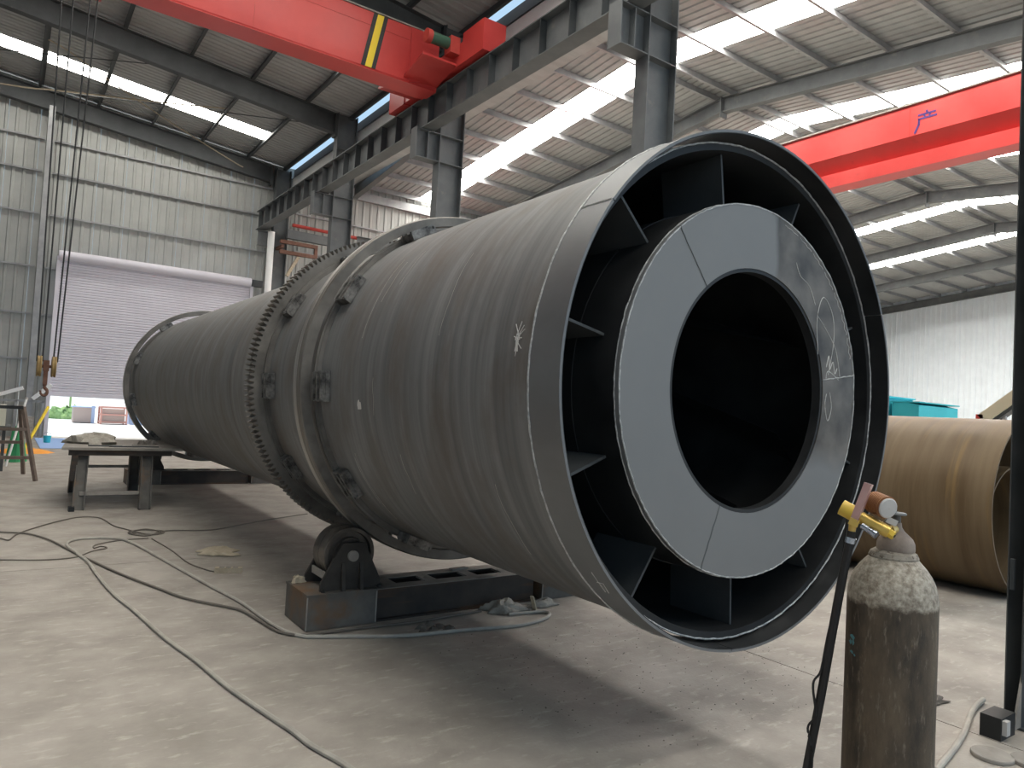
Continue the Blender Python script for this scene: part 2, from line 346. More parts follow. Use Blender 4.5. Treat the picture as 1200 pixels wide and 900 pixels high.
for k in range(48):
    y = -12.4 + k*0.8
    is_sky = any(abs(y-s) < 0.39 for s in SKY_AND_ADDED_ROWS_L)
    if is_sky:
        inst('skylight_panel', skyL, LRF, (6.30, y, zl(6.30))); inst('roof_panel', endL, LRF, (7.75, y, zl(7.75))); inst('roof_panel', ridL, LRF, (-1.5, y, zl(-1.5)))
    else: inst('roof_panel', panelL, LRF, (7.75, y, zl(7.75)))
    inst('roof_panel', panelR, LRF, (-14.5, y, zl(-14.5)))
def zpurlin(length, axis):
    mb = MB(); h = 0.2
    if axis == 'y':
        mb.box(-.004, .004, 0, length, -h, 0); mb.box(-.07, 0, 0, length, -h, -h+.008); mb.box(0, .07, 0, length, -.008, 0)
    else:
        mb.box(0, length, -.004, .004, -h, 0); mb.box(0, length, -.07, 0, -h, -h+.008); mb.box(0, length, 0, .07, -.008, 0)
    return mb
purl_l = zpurlin(38.0, 'y').mesh('purlin', 'steel_dark', smooth=False)
for x in [7.58, 6.3, 4.8, 3.3, 1.8, 0.3, -1.2, -2.7, -3.9, -5.4, -6.9, -8.4, -9.9, -11.4, -12.9, -14.2]:
    inst('purlin', purl_l, LRF, (x, -12.3, zl(x)-.004))
def rafter(parent, p, q, depth, width, material, name='rafter'):
    return MB().hsec(p, q, depth, width, 0.016, 0.012).build(name, material, parent, smooth=False)
FRAMES_Y = [25.25, 19.3, 13.3, 7.3, 1.3, -4.7, -10.7]
for y in FRAMES_Y:
    d = 0.55
    rafter(LRF, (7.12, y, zl(7.12)-.21-d/2), (-3.3, y, zl(-3.3)-.21-d/2), d, 0.22, 'steel_dark')
    rafter(LRF, (-3.3, y, zl(-3.3)-.21-d/2), (-14.2, y, zl(-14.2)-.21-d/2), d, 0.22, 'steel_dark')
    e = MB(); e.box(7.05, 7.12, y-.13, y+.13, zl(7.1)-.85, zl(7.1)-.2); e.build('splice_plate', 'steel_dark', LRF, smooth=False)
# tension rods in the roof bay by the end wall
for a, b in (((-0.6, 24.9, 9.95), (6.9, 19.6, 9.3)), ((-4, 24.9, 10.2), (3.2, 19.6, 9.75))):
    MB().tube([a, b], 0.012, 6).build('tie_rod', 'steel_dark', LRF)

# right hall roof: ridge runs across, at Y 13.3; rafters run along the drum's direction
RX = [10.2, 16.3, 22.4, 28.5, 34.6, 40.7, 46.8]
YR = 13.3; ZR = 11.02; YN = 1.2; YF = 25.5
def zr(y): return ZR - SL*abs(y-YR)
RRF = root('ceiling_right', (28, YR, 9.8), 'pale ribbed metal roof of the far hall with bright skylight strips between its frames', 'roof', kind=S)
uf = Vector((0, 1, -SL)); un = Vector((0, -1, -SL)); xv = Vector((1, 0, 0))
pF = sheet(MB(), (0, 0, 0), uf, xv, zv, YF-YR+.3, 1.0, 0.25).mesh('roof_panel', 'roof_sheet', smooth=False)
pN = sheet(MB(), (0, 0, 0), un, xv, zv, YR-YN+.3, 1.0, 0.25).mesh('roof_panel', 'roof_sheet', smooth=False)
sF = sheet(MB(), (0, 0, 0), uf, xv, zv, YF-YR+.3, 1.0, 0.25, 0.02).mesh('skylight_panel', 'skylight', smooth=False)
sN = sheet(MB(), (0, 0, 0), un, xv, zv, YR-YN+.3, 1.0, 0.25, 0.02).mesh('skylight_panel', 'skylight', smooth=False)
SKY_X = [13.0, 19.1, 25.2, 31.3, 37.4, 43.5]
x = 10.0
while x < 47.4:
    near = [s for s in SKY_X if abs(s-x) < 0.5]
    sky = bool(near)
    inst('skylight_panel' if sky else 'roof_panel', sF if sky else pF, RRF, (x, YR, ZR))
    inst('skylight_panel' if sky else 'roof_panel', sN if sky else pN, RRF, (x, YR, ZR))
    x += 1.0
purl_r = zpurlin(37.2, 'x').mesh('purlin', 'galvanised', smooth=False)
dy = 0.28
while dy < 12.2:
    inst('purlin', purl_r, RRF, (9.9, YR+dy, zr(YR+dy)-.004)); inst('purlin', purl_r, RRF, (9.9, YR-dy, zr(YR-dy)-.004)); dy += 1.47
for x in RX:
    d = 0.42
    for ye in (YF-.2, YN+.1):
        MB().hsec((x, YR, ZR-.21-d/2), (x, ye, zr(ye)-.21-d/2-.06), d, 0.22, .016, .012).build('rafter', 'steel_grey', RRF, smooth=False)
    MB().box(x-.14, x+.14, YR-.02, YR+.02, ZR-.78, ZR-.2).build('ridge_plate', 'steel_grey', RRF, smooth=False)

# ------------------------------------------------------------------ walls
YW = 25.5
WE = root('wall_end', (3, YW, 0), 'grey ribbed metal end wall with horizontal girts around the roller door', 'wall', kind=S)
DX0, DX1, DZ = 1.15, 6.62, 5.40      # roller door opening
w = (DX1-DX0)/7; px = DX1-27*w
while px < 7.7:
    top = lambda a, px=px: zl(px+a)-.02
    z0 = DZ if (px+w > DX0+.05 and px < DX1-.05) else 0.0
    sheet(MB(), (px, YW, 0), zv, xv, (0, -1, 0), 0, w-.004, 0.25, 0.028, l0=z0, len_fn=top).build('wall_panel', 'sheet', WE, smooth=False)
    px += w
def girt(parent, p, q, material='galvanised'):
    return MB().bar(p, q, 0.07, 0.05).build('girt', material, parent, smooth=False)
for z in (2.28, 3.62, 5.02, 6.60, 7.86, 8.84):
    girt(WE, (-14.4, YW-.07, z), (0.5, YW-.07, z))
    if z > DZ+.3: girt(WE, (0.75, YW-.07, z), (7.2, YW-.07, z))
    else: girt(WE, (0.75, YW-.07, z), (DX0-.05, YW-.07, z))
MB().hsec((0.62, 25.12, 0), (0.62, 25.12, 9.75), 0.2, 0.16, up=(0, 1, 0)).build('wind_column', 'galvanised', WE, smooth=False)
MB().hsec((-5.4, 25.12, 0), (-5.4, 25.12, 10.2), 0.2, 0.16, up=(0, 1, 0)).build('wind_column', 'galvanised', WE, smooth=False)

WF = root('wall_far', (27, YW, 0), 'pale ribbed metal side wall of the far hall under its eave', 'wall', kind=S)
farp = sheet(MB(), (0, 0, 0), zv, xv, (0, -1, 0), 9.75, 0.9, 0.3, 0.028).mesh('wall_panel', 'sheet', smooth=False)
px = 7.75
while px < 46.5:
    inst('wall_panel', farp, WF, (px, YW+.02, 0)); px += 0.9
for z in (2.3, 3.9, 5.4, 6.8, 8.15):
    girt(WF, (8.1, YW-.07, z), (46.7, YW-.07, z))
MB().box(9.9, 46.8, YW-.16, YW-.02, 9.15, 9.45).build('eave_beam', 'galvanised', WF, smooth=False)
WR = root('wall_right', (46.9, 13, 0), 'white ribbed metal gable wall at the far end of the far hall', 'wall', kind=S)
py = 0.9
while py < 25.4:
    tf = lambda a, py=py: zr(py+a)+.01
    sheet(MB(), (47.0, py, 0), zv, yv, (-1, 0, 0), 0, 0.896, 0.3, 0.028, len_fn=tf).build('wall_panel', 'wall_white', WR, smooth=False); py += 0.9
WL = root('wall_left', (-14.6, 6, 0), 'unseen ribbed metal side wall of the hall on the left, coloured white to reflect light', 'wall', kind=S)
lp = sheet(MB(), (0, 0, 0), zv, yv, (1, 0, 0), 9.0, 0.9, 0.3, 0.028).mesh('wall_panel', 'wall_white', smooth=False)  # white chosen to bounce light onto the drum's left side
py = -12.2
while py < 25.4:
    inst('wall_panel', lp, WL, (-14.6, py, 0)); py += 0.9

# roller door
DR = root('door_1', (3.9, YW, 0), 'pale lilac roller shutter door half open in the end wall', 'door', kind=S)
mb = MB(); prof = []; z = 1.29; nsl = 50; hs = (DZ-.1-1.29)/nsl
vs = []; pts = []
for i in range(nsl):
    b = 1.29+i*hs; pts += [(b, 0), (b+hs*.15, -.022), (b+hs*.75, -.022), (b+hs*.92, 0)]
pts.append((DZ-.1, 0))
for zz, yy in pts: vs += [(DX0-.02, YW-.20+yy, zz), (DX1+.02, YW-.20+yy, zz)]
mb.add(vs, [(2*i, 2*i+1, 2*i+3, 2*i+2) for i in range(len(pts)-1)])
c = mb.build('shutter_curtain', 'shutter', DR, smooth=False); c['kind'] = 'stuff'
MB().box(DX0-.02, DX1+.02, YW-.24, YW-.17, 1.22, 1.30).build('bottom_bar', 'shutter', DR, smooth=False)
MB().cyl((DX0-.08, YW-.30, DZ+.02), (DX1+.02, YW-.30, DZ+.02), 0.15, n=24).build('shutter_roll', 'shutter', DR)
MB().box(DX1+.05, DX1+.40, YW-.40, YW-.20, DZ-.10, DZ+.12).build('drive_motor', 'steel_dark', DR, smooth=False)
for xx in (DX0-.12, DX1+.02): MB().box(xx, xx+.10, YW-.30, YW-.12, 0, DZ).build('guide_rail', 'shutter', DR, smooth=False)

# ------------------------------------------------------------------ columns, runway beam, eave
def hall_column(x0, x1, y, ztop, label):
    r = root('column', ((x0+x1)/2, y, 0), label, 'column', 'steel columns of the row behind the drum', S)
    cx = (x0+x1)/2; w = 0.26
    MB().hsec((cx, y, 0.02), (cx, y, ztop), x1-x0, w, 0.018, 0.014, up=(1, 0, 0)).build('shaft', 'steel_grey', r, smooth=False)
    MB().box(x0-.08, x1+.08, y-.2, y+.2, 0, .025).build('base_plate', 'steel_grey', r, smooth=False)
    for z in (6.66, 7.24, 8.6):
        MB().box(x0+.015, x1-.015, y-w/2+.004, y+w/2-.004, z-.008, z+.008).build('stiffener', 'steel_grey', r, smooth=False)
    b = MB().hsec((6.58, y, 6.95), (x0, y, 6.95), 0.60, 0.24, 0.016, 0.012).build('bracket', 'steel_grey', r, smooth=False)
    MB().box(6.565, 6.585, y-.13, y+.13, 6.63, 7.27).build('end_plate', 'steel_grey', r, smooth=False)
    MB().box(6.84, 6.86, y-.12, y+.12, 6.66, 7.24).build('stiffener', 'steel_grey', r, smooth=False)
    return r
hall_column(7.12, 7.70, 7.3, 9.6, 'grey steel column rising right behind the flared mouth of the drum')
hall_column(7.12, 7.70, 13.3, 9.6, 'grey steel column standing between the mouth and the ring gear of the drum')
hall_column(7.12, 7.70, 19.3, 9.6, 'grey steel column above the ring gear, second from the end wall')
r = root('column', (7.5, 25.2, 0), 'dark steel corner column where the end wall meets the runway beam', 'column', None, S)
MB().hsec((7.48, 25.15, 0), (7.48, 25.15, 9.5), 0.5, 0.3, 0.018, 0.014, up=(1, 0, 0)).build('shaft', 'steel_grey', r, smooth=False)
MB().hsec((6.7, 24.95, 6.95), (7.3, 24.95, 6.95), 0.5, 0.2).build('bracket', 'steel_grey', r, smooth=False)
for x in RX[1:-1]:
    tag(MB().hsec((x, YF-.35, 0), (x, YF-.35, 9.3), 0.4, 0.24, up=(0, 1, 0)).build('column', 'steel_grey', smooth=False),
        'grey steel column on the far side wall, %s frame of the far hall' % ['second', 'third', 'fourth', 'fifth', 'sixth'][RX.index(x)-1], 'column', None, S)

RB = root('runway_beam', (6.85, 8, 7.28), 'long grey crane runway beam with upright stiffeners running above the drum', 'beam', None, S)
MB().hsec((6.85, -10, 7.60), (6.85, 25.3, 7.60), 0.64, 0.30, 0.018, 0.012).build('girder', 'steel_grey', RB, smooth=False)
MB().box(6.82, 6.88, -10, 25.3, 7.92, 7.99).build('rail', 'steel_grey', RB, smooth=False)
stf = MB().box(-.145, -.006, -.005, .005, -.30, .30).mesh('stiffener', 'steel_dark', smooth=False)
y = -9.5
while y < 25.2:
    inst('stiffener', stf, RB, (6.85, y, 7.60)); y += 0.75

EV = root('trim_1', (7.9, 7, 8.3), 'white fascia sheet and dark gutter along the eave above the runway beam', 'gutter', None, S)
MB().box(7.79, 7.81, -12, 25.3, 8.20, 9.27).build('fascia', 'white_paint', EV, smooth=False)
MB().box(7.90, 7.93, -12, 25.3, 9.22, 9.645).build('gutter', 'steel_dark', EV, smooth=False)
MB().box(7.79, 8.30, -12, 25.3, 9.24, 9.28).build('gutter_floor', 'steel_dark', EV, smooth=False)
MB().box(8.28, 8.30, -12, 25.3, 9.28, 9.60).build('gutter', 'steel_dark', EV, smooth=False)
MB().box(8.30, 10.05, -12, 25.6, 9.56, 9.60).build('sun_block_sheet', 'roof_sheet', EV, smooth=False)  # unseen sheet added to keep sun out of the gap between halls

# ------------------------------------------------------------------ the rotary drum
AX, AZ = 2.890, 1.653                 # axis runs along Y
C0 = Vector((AX, 0, AZ)); YD = Vector((0, 1, 0))
RBR = 1.171
def ring(mb, r0, r1, y0, y1, n=96, a0=0.0, a1=2*pi):
    """a ring of rectangular section; angles counted from +X towards +Z"""
    k = n if abs(a1-a0-2*pi) < 1e-6 else n+1; full = k == n
    vs = []
    for r, y in ((r0, y0), (r1, y0), (r1, y1), (r0, y1)):
        for i in range(k):
            a = a0+(a1-a0)*i/n; vs.append((AX+r*cos(a), y, AZ+r*sin(a)))
    fs = []
    for j in range(4):
        j2 = (j+1) % 4
        for i in range(n):
            i2 = (i+1) % k; fs.append((j*k+i, j*k+i2, j2*k+i2, j2*k+i))
    if not full: fs += [(0, k, 2*k, 3*k), (3*k+k-1, 2*k+k-1, k+k-1, k-1)]
    return mb.add(vs, fs)
def P(r, a, y): return Vector((AX+r*cos(a), y, AZ+r*sin(a)))
DRUM = root('rotary_drum', (AX, 7.8, 0.35), 'huge dark steel rotary drum lying along the workshop with its flared mouth towards the camera', 'drum')
courses = [2.20, 3.62, 5.25, 7.0, 9.0, 11.0, 12.6, 13.75]
for i in range(len(courses)-1):
    ring(MB(), RBR-.022, RBR, courses[i]+(.003 if i else -.02), courses[i+1]-.003, 128).build('shell_course', 'shell_steel', DRUM)
    if i: MB().lathe([(RBR-.006+.007*cos(t), .007*sin(t)*1.3) for t in [k*pi/3 for k in range(6)]], (AX, courses[i], AZ), YD, 96, closed=False, wrap=True).build('weld_seam', 'shell_steel', DRUM)
# black skins added to put the shade inside the shell into colour
ring(MB(), RBR-.034, RBR-.0225, 2.179, 13.74, 96).build('shell_shade_skin', 'black_steel', DRUM)
ring(MB(), RBR-.034, RBR-.001, 2.1745, 2.1785, 96).build('end_shade_ring', 'black_steel', DRUM)  # black ring laid over the grey end face as painted shade
MB().lathe([(0.001, 13.70), (RBR-.036, 13.70), (RBR-.036, 13.72), (0.001, 13.72)], (AX, 0, AZ), YD, 64, closed=False).build('light_stop_disc', 'black_steel', DRUM)  # disc added at the far end to keep the inside dark
# the mouth collar, in plates, with the joint above left
seam = radians(144.4)
for k in range(3):
    ring(MB(), 1.1925, 1.204, 2.083, 2.275, 48, seam+k*2*pi/3+.002, seam+(k+1)*2*pi/3-.002).build('collar_plate', 'collar_steel', DRUM)
    ring(MB(), 1.1885, 1.1922, 2.0845, 2.272, 48, seam+k*2*pi/3+.002, seam+(k+1)*2*pi/3-.002).build('collar_shade_skin', 'black_steel', DRUM)  # black inner skin stands for the shade inside the collar
def bead(name, r, y, rr, seg=220, seed=1, a0=0, a1=2*pi, material='weld'):
    rnd = random.Random(seed); pts = []
    for i in range(seg+1):
        a = a0+(a1-a0)*i/seg; pts.append(P(r+rnd.uniform(-.0015, .0015), a, y+rnd.uniform(-.002, .002)))
    return MB().tube(pts, rr, 5).build(name, material, DRUM)
bead('weld_seam', 1.170, 2.173, 0.0045, seed=2)
bead('weld_seam', 1.204, 2.277, 0.0050, seed=3)
for k in range(3):
    a = seam+k*2*pi/3; pts = [P(1.203, a+random.uniform(-.002, .002), 2.086+.187*i/14) for i in range(15)]
    MB().tube(pts, .006, 5).build('weld_seam', 'weld', DRUM)
# inner drum, its front plate in three segments and the end of the opening
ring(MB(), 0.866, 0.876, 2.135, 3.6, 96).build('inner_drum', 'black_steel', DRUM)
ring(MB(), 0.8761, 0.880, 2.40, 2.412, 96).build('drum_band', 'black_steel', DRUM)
segs = [radians(8.9), radians(129.4), radians(248.2), radians(368.9)]
for k in range(3):
    ob = ring(MB(), 0.577, 0.878, 2.108, 2.130, 40, segs[k]+.0012, segs[k+1]-.0012)
    o = (AX, 2.12, AZ)
    me = ob.mesh('front_plate_segment', 'front_plate', o)
    inst('front_plate_segment', me, DRUM, o)
bead('weld_seam', 0.874, 2.108, 0.0035, seed=5); bead('weld_seam', 0.878, 2.132, 0.0035, seed=6)
for a in segs[:3]:
    MB().tube([P(0.578+.3*i/12, a+random.uniform(-.003, .003), 2.107) for i in range(13)], .0032, 5).build('weld_seam', 'weld' if a < 1 else 'steel_grey', DRUM)
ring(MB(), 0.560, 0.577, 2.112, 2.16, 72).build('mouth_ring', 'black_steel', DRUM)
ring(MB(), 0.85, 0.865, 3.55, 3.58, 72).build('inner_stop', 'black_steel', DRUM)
MB().lathe([(0.001, 3.56), (0.865, 3.56), (0.865, 3.57), (0.001, 3.57)], (AX, 0, AZ), YD, 48, closed=False).build('inner_light_stop', 'black_steel', DRUM)  # black disc added to keep the opening dark
for k in range(8):
    a = radians(20+45*k); q = MB()
    p0 = P(.86, a, 2.4); p1 = P(.86, a+.5, 3.5); d0 = P(.66, a+.12, 2.4); d1 = P(.66, a+.62, 3.5)
    t = Vector((0.004, .004, .004)); q.add([p0, p1, d1, d0, p0+t, p1+t, d1+t, d0+t], [(0,1,2,3),(7,6,5,4),(0,4,5,1),(1,5,6,2),(2,6,7,3),(3,7,4,0)])
    q.build('lifting_flight', 'black_steel', DRUM, smooth=False)
# radial gussets between the inner drum and the shell
gz = MB().box(0.874, 1.136, -.19, .19, -.006, .006)
gme = gz.mesh('gusset', 'steel_dark', smooth=False)
for dgr in (135.5, 98, 64.4, 22, -18, -53, -87, -123.7, -158, 168):
    inst('gusset', gme, DRUM, (AX, 2.42, AZ), (0, -radians(dgr), 0))
# riding rings
def riding_ring(y0, y1, r, material_side='ring_steel'):
    prof = [(r-.072, y0), (r-.008, y0), (r, y0+.010), (r, y1-.010), (r-.008, y1), (r-.072, y1)]
    return MB().lathe([(a, b) for a, b in prof], (AX, 0, AZ), YD, 144, closed=False, wrap=True).build('riding_ring', material_side, DRUM)
riding_ring(4.68, 4.82, 1.302)
ring(MB(), 1.3021, 1.3035, 4.745, 4.806, 128).build('bright_track', 'tyre_bright', DRUM)  # paler, smoother band round the ring's outer face
riding_ring(13.20, 13.36, 1.302)
ring(MB(), 1.3021, 1.3035, 13.22, 13.34, 96).build('bright_track', 'tyre_bright', DRUM)
def shoe(name, y0, y1, r0):
    """retaining block: a plate with three ribs lying round the shell"""
    m = MB(); h = 0.10
    m.box(0, .03, y0, y1, -h, h)
    for f in (0.06, 0.45, 0.84): m.box(.03, .062, y0+(y1-y0)*f, y0+(y1-y0)*(f+.12), -h*.94, h*.94)
    m.box(.03, .05, y0, y1, h-.014, h); m.box(.03, .05, y0, y1, -h, -h+.014)
    return m.mesh(name, 'clip_steel', smooth=False)
s1 = shoe('ring_shoe', -.085, .085, 0); s2 = shoe('ring_shoe', -.075, .075, 0)
A0 = -177
for k in range(11):
    a = radians(A0+k*360/11)
    inst('ring_shoe', s1, DRUM, P(1.172, a, 4.555), (0, -a, 0))
    inst('ring_shoe', s2, DRUM, P(1.172, a, 5.71), (0, -a, 0)); 
    inst('ring_shoe', s2, DRUM, P(1.172, a+.2, 13.08), (0, -a-.2, 0))
ring(MB(), 1.1715, 1.215, 4.655, 4.68, 128).build('stop_ring', 'ring_steel', DRUM); ring(MB(), 1.1715, 1.215, 5.79, 5.81, 128).build('stop_ring', 'ring_steel', DRUM)
for rr_, y0_, y1_ in ((1.172, 4.645, 4.68), (1.172, 5.785, 5.81)):
    ring(MB(), rr_, rr_+.029, y0_, y1_, 96).build('stop_ring', 'ring_steel', DRUM)
# girth gear
NT = 190; vs = []; ro, ri, rin = 1.318, 1.283, 1.19
def gear_ring():
    pts = []
    for i in range(NT):
        for f, r in ((0, ri), (.18, ri), (.38, ro), (.62, ro), (.82, ri)):
            a = 2*pi*(i+f)/NT; pts.append((r*cos(a), r*sin(a)))
    n = len(pts); v = []; f = []
    for y in (5.81, 5.98):
        for a, b in pts: v.append((AX+a, y, AZ+b))
        for a, b in pts:
            l = math.hypot(a, b); v.append((AX+a/l*rin, y, AZ+b/l*rin))
    for i in range(n):
        j = (i+1) % n
        f += [(i, j, n+j, n+i), (2*n+j, 2*n+i, 3*n+i, 3*n+j), (j, i, 2*n+i, 2*n+j), (n+i, n+j, 3*n+j, 3*n+i)]
    return MB().add(v, f)
gear_ring().build('girth_gear', 'ring_steel', DRUM)
# paint splashes, scratches and chalk on the drum
def shell_patch(name, a, y, w, h, r, seed, material='white_mark', n=14):
    rnd = random.Random(seed); v = [P(r, a, y)]; 
    for i in range(n):
        t = 2*pi*i/n; k = rnd.uniform(.45, 1.1); v.append(P(r, a+h*k*sin(t)/r, y+w*k*cos(t)))
    v2 = [Vector((AX, q.y, AZ))+(q-Vector((AX, q.y, AZ)))*1.0015 for q in v]
    f = [(0, 1+(i+1) % n, 1+i) for i in range(n)]
    m = MB().add(v, f); m.add(v2, [(0, 1+i, 1+(i+1) % n) for i in range(n)])
    m.f += [(1+i, 1+(i+1) % n, n+2+(i+1) % n, n+2+i) for i in range(n)]
    return m.build(name, material, DRUM)
shell_patch('paint_splash', radians(-171.5), 4.02, .035, .045, RBR+.001, 4)
shell_patch('paint_splash', radians(174.5), 2.42, .012, .05, RBR+.001, 8)
rnd = random.Random(3)
for k in range(14):
    t = rnd.uniform(0, 6.28); l = rnd.uniform(.02, .07)
    MB().tube([P(RBR+.001, radians(173)+.012*rnd.uniform(-1, 1), 2.42+.02*rnd.uniform(-1, 1)), P(RBR+.001, radians(173)+l*sin(t), 2.42+l*.7*cos(t))], .0022, 4).build('paint_scratch', 'white_mark', DRUM)
for k in range(9):      # long scratches round the shell
    a = radians(rnd.uniform(135, 215)); y = rnd.uniform(2.6, 4.3); da = rnd.uniform(.1, .5)
    MB().tube([P(RBR+.0004, a+da*i/8, y+.006*sin(i)) for i in range(9)], .0011, 4).build('paint_scratch', 'cable_grey', DRUM)
def on_plate(pts, name='chalk_mark', rr=.0022, material='chalk'):
    return MB().tube([(AX+x, 2.1075, AZ+z) for x, z in pts], rr, 4, smooth=5).build(name, material, DRUM)
on_plate([(.62, .12), (.66, .30), (.64, .44), (.55, .52), (.50, .40), (.52, .22)])
on_plate([(.50, .42), (.58, .36), (.68, .26), (.73, .12)])
on_plate([(.72, .10), (.62, .14), (.60, .10)]); on_plate([(.60, .16), (.62, .22), (.63, .15), (.66, .19), (.68, .13), (.70, .16)], rr=.003)
on_plate([(.30, .66), (.34, .60), (.42, .56), (.48, .47)]); on_plate([(.61, .02), (.60, -.04), (.63, -.12), (.66, -.05), (.64, .03)])
for s_ in range(7):
    a = radians(15+s_*9); on_plate([(.852*cos(a+.02*i)+.006*sin(i*2.1), .852*sin(a+.02*i)) for i in range(8)], rr=.0018)
# chalk figure four on the collar
for q in ([(0, .05), (-.012, -.002), (.028, 0)], [(.02, .05), (.018, -.05)]):
    MB().tube([P(1.2052, radians(-136)+v_, 2.16+u_) for u_, v_ in q], .0016, 4).build('chalk_mark', 'chalk', DRUM)

# ------------------------------------------------------------------ roller stations
def bearing_bracket(mb, x, y, z0, sgn):
    mb.prism([(x-.215, z0), (x+.215, z0), (x+.215, z0+.05), (x+.085, z0+.31), (x-.075, z0+.31), (x-.215, z0+.05)], y-.010, y+.010)
def station(name, yc, label, wid=0.42, cx=(2.0, 3.78), detail=True, long_beam=(2.15, 3.56)):
    r = root(name, (AX, yc, 0), label, 'roller stand', 'roller stands carrying the drum')
    y0, y1 = yc-wid/2, yc+wid/2; zt = 0.222
    b = MB(); b.box(long_beam[0], long_beam[1], y0+.02, y0+.13, zt-.014, zt-.001); b.box(long_beam[0], long_beam[1], y0+.02, y0+.13, 0, .014); b.box(long_beam[0], long_beam[1], y0+.055, y0+.067, .014, zt-.014)
    b.build('channel_beam', 'beam_rusty', r, smooth=False)
    b = MB(); b.box(long_beam[0], long_beam[1], y1-.13, y1-.02, zt-.014, zt-.001); b.box(long_beam[0], long_beam[1], y1-.13, y1-.02, 0, .014); b.box(long_beam[0], long_beam[1], y1-.067, y1-.055, .014, zt-.014)
    b.build('channel_beam', 'beam_rusty', r, smooth=False)
    for xx, w in ((2.28, .10), (2.62, .09), (2.98, .09), (3.30, .09)):
        MB().box(xx, xx+w, y0+.04, y1-.04, zt-.014, zt+.001).build('tie_plate', 'dust_top', r, smooth=False)
    for yy in (y0+.018, y1-.132): MB().box(long_beam[0], long_beam[1], yy, yy+.114, zt-.001, zt+.002).build('dust_strip', 'dust_top', r, smooth=False)
    for s_, xw in zip((-1, 1), cx):
        xa, xb = (xw-.315, xw+.17) if s_ < 0 else (xw-.17, xw+.315)
        MB().box(xa, xb, y0, y1, 0.004, zt).build('base_box', 'base_steel', r, smooth=False)
        MB().box(xa-.004, xb+.004, y0-.004, y1+.004, zt, zt+.014).build('base_plate', 'base_steel', r, smooth=False)
        for e in (xa, xb):
            MB().tube([(e, y0, .01), (e, y0, zt)], .005, 5).build('weld_seam', 'dust_top', r)
        for yy in (yc-.145, yc+.145):
            m = MB(); bearing_bracket(m, xw, yy, zt+.014, s_)
            for dx in (-.065, .065):
                o = -1 if yy < yc else 1
                m.prism([(yy+o*.010, zt+.014), (yy+o*.055, zt+.014), (yy+o*.020, zt+.19), (yy+o*.010, zt+.19)], xw+dx-.012, xw+dx+.012, 'x')
            m.build('bearing_bracket', 'bracket_black', r, smooth=False)
            e = -1 if yy < yc else 1
            MB().cyl((xw, yy+e*.008, .46), (xw, yy+e*.035, .46), 0.036, n=24).build('axle_end', 'dust_top', r)
        for dx in (-.2, .2):
            MB().bar((xw+dx*.82, yc-.15, zt+.105), (xw+dx*.82, yc+.15, zt+.105), .014, .05).build('spacer_bar', 'dust_top', r, smooth=False)
            for yy in (yc-.175, yc+.175): MB().cyl((xw+dx, yy, zt+.014), (xw+dx, yy, zt+.030), .014, n=6).build('bolt', 'black_steel', r, smooth=False)
        w_ = .105
        prof = [(.03, -w_), (.11, -w_), (.115, -w_+.03), (.15, -w_+.03), (.155, -w_), (.178, -w_), (.184, -w_+.008), (.184, -.006), (.178, 0), (.184, .006), (.184, w_-.008), (.178, w_), (.11, w_), (.03, w_)]
        wh = MB().lathe(prof, (xw, yc, .46), YD, 48, closed=False).build('roller_wheel', 'roller_steel', r)
        MB().cyl((xw, yc-.17, .46), (xw, yc+.17, .46), .034, n=20).build('axle', 'roller_steel', wh)
    return r
station('roller_stand', 4.745, 'dusty steel roller stand carrying the near riding ring of the drum')
station('roller_stand', 13.0, 'dark steel roller stand under the far riding ring beyond the welding table', long_beam=(2.15, 3.56))

# ------------------------------------------------------------------ overhead cranes
CR = root('overhead_crane', (0, 12.75, 7.75), 'red overhead crane bridge with a yellow and black stripe above the drum', 'crane')
gy0, gy1 = 12.53, 12.98
MB().prism([(gy0, 7.98), (gy0+.004, 7.80), (gy0+.03, 7.76), (gy1-.03, 7.76), (gy1, 7.80), (gy1, 8.86), (gy0, 8.86)], -13.8, 6.62, 'x').build('bridge_girder', 'red_paint', CR, smooth=False)
MB().box(-13.8, 6.62, gy0-.035, gy1+.035, 8.86, 8.885).build('top_flange', 'dust_top', CR, smooth=False)  # grey so the unseen top does not bounce red light
MB().box(-13.8, 6.55, gy0-.03, gy1+.03, 7.745, 7.76).build('bottom_flange', 'red_paint', CR, smooth=False)
for x in (3.05, -0.2, -3.4): MB().box(x, x+.008, gy0-.004, gy0, 7.8, 8.86).build('plate_joint', 'red_rough', CR, smooth=False)
MB().box(-13.8, 6.4, gy0-.006, gy0, 8.60, 8.606).build('plate_joint', 'red_rough', CR, smooth=False)
def stripe(x0, x1, m):
    k = 0.05
    return MB().prism([(x0-k, 7.80), (x1-k, 7.80), (x1+k*3.0, 8.855), (x0+k*3.0, 8.855)], gy0-.010, gy0-.0005, 'y').build('hazard_stripe', m, CR, smooth=False)
stripe(5.06, 5.14, 'black_paint'); stripe(5.14, 5.27, 'yellow_paint'); stripe(5.27, 5.35, 'black_paint')
MB().prism([(6.0, 7.76), (6.62, 8.00), (6.62, 8.86), (6.0, 8.86)], gy0-.02, gy1+.02, 'y').build('girder_end', 'red_paint', CR, smooth=False)
MB().box(6.62, 7.06, 10.85, 14.65, 8.00, 8.42).build('end_carriage', 'red_paint', CR, smooth=False)
MB().box(6.60, 7.08, 10.82, 11.55, 7.98, 8.56).build('wheel_housing', 'red_paint', CR, smooth=False)
MB().box(6.60, 7.08, 13.95, 14.68, 7.98, 8.56).build('wheel_housing', 'red_paint', CR, smooth=False)
for y in (11.15, 14.35):
    MB().cyl((6.78, y, 8.09), (6.92, y, 8.09), 0.105, n=24).build('wheel', 'black_steel', CR)
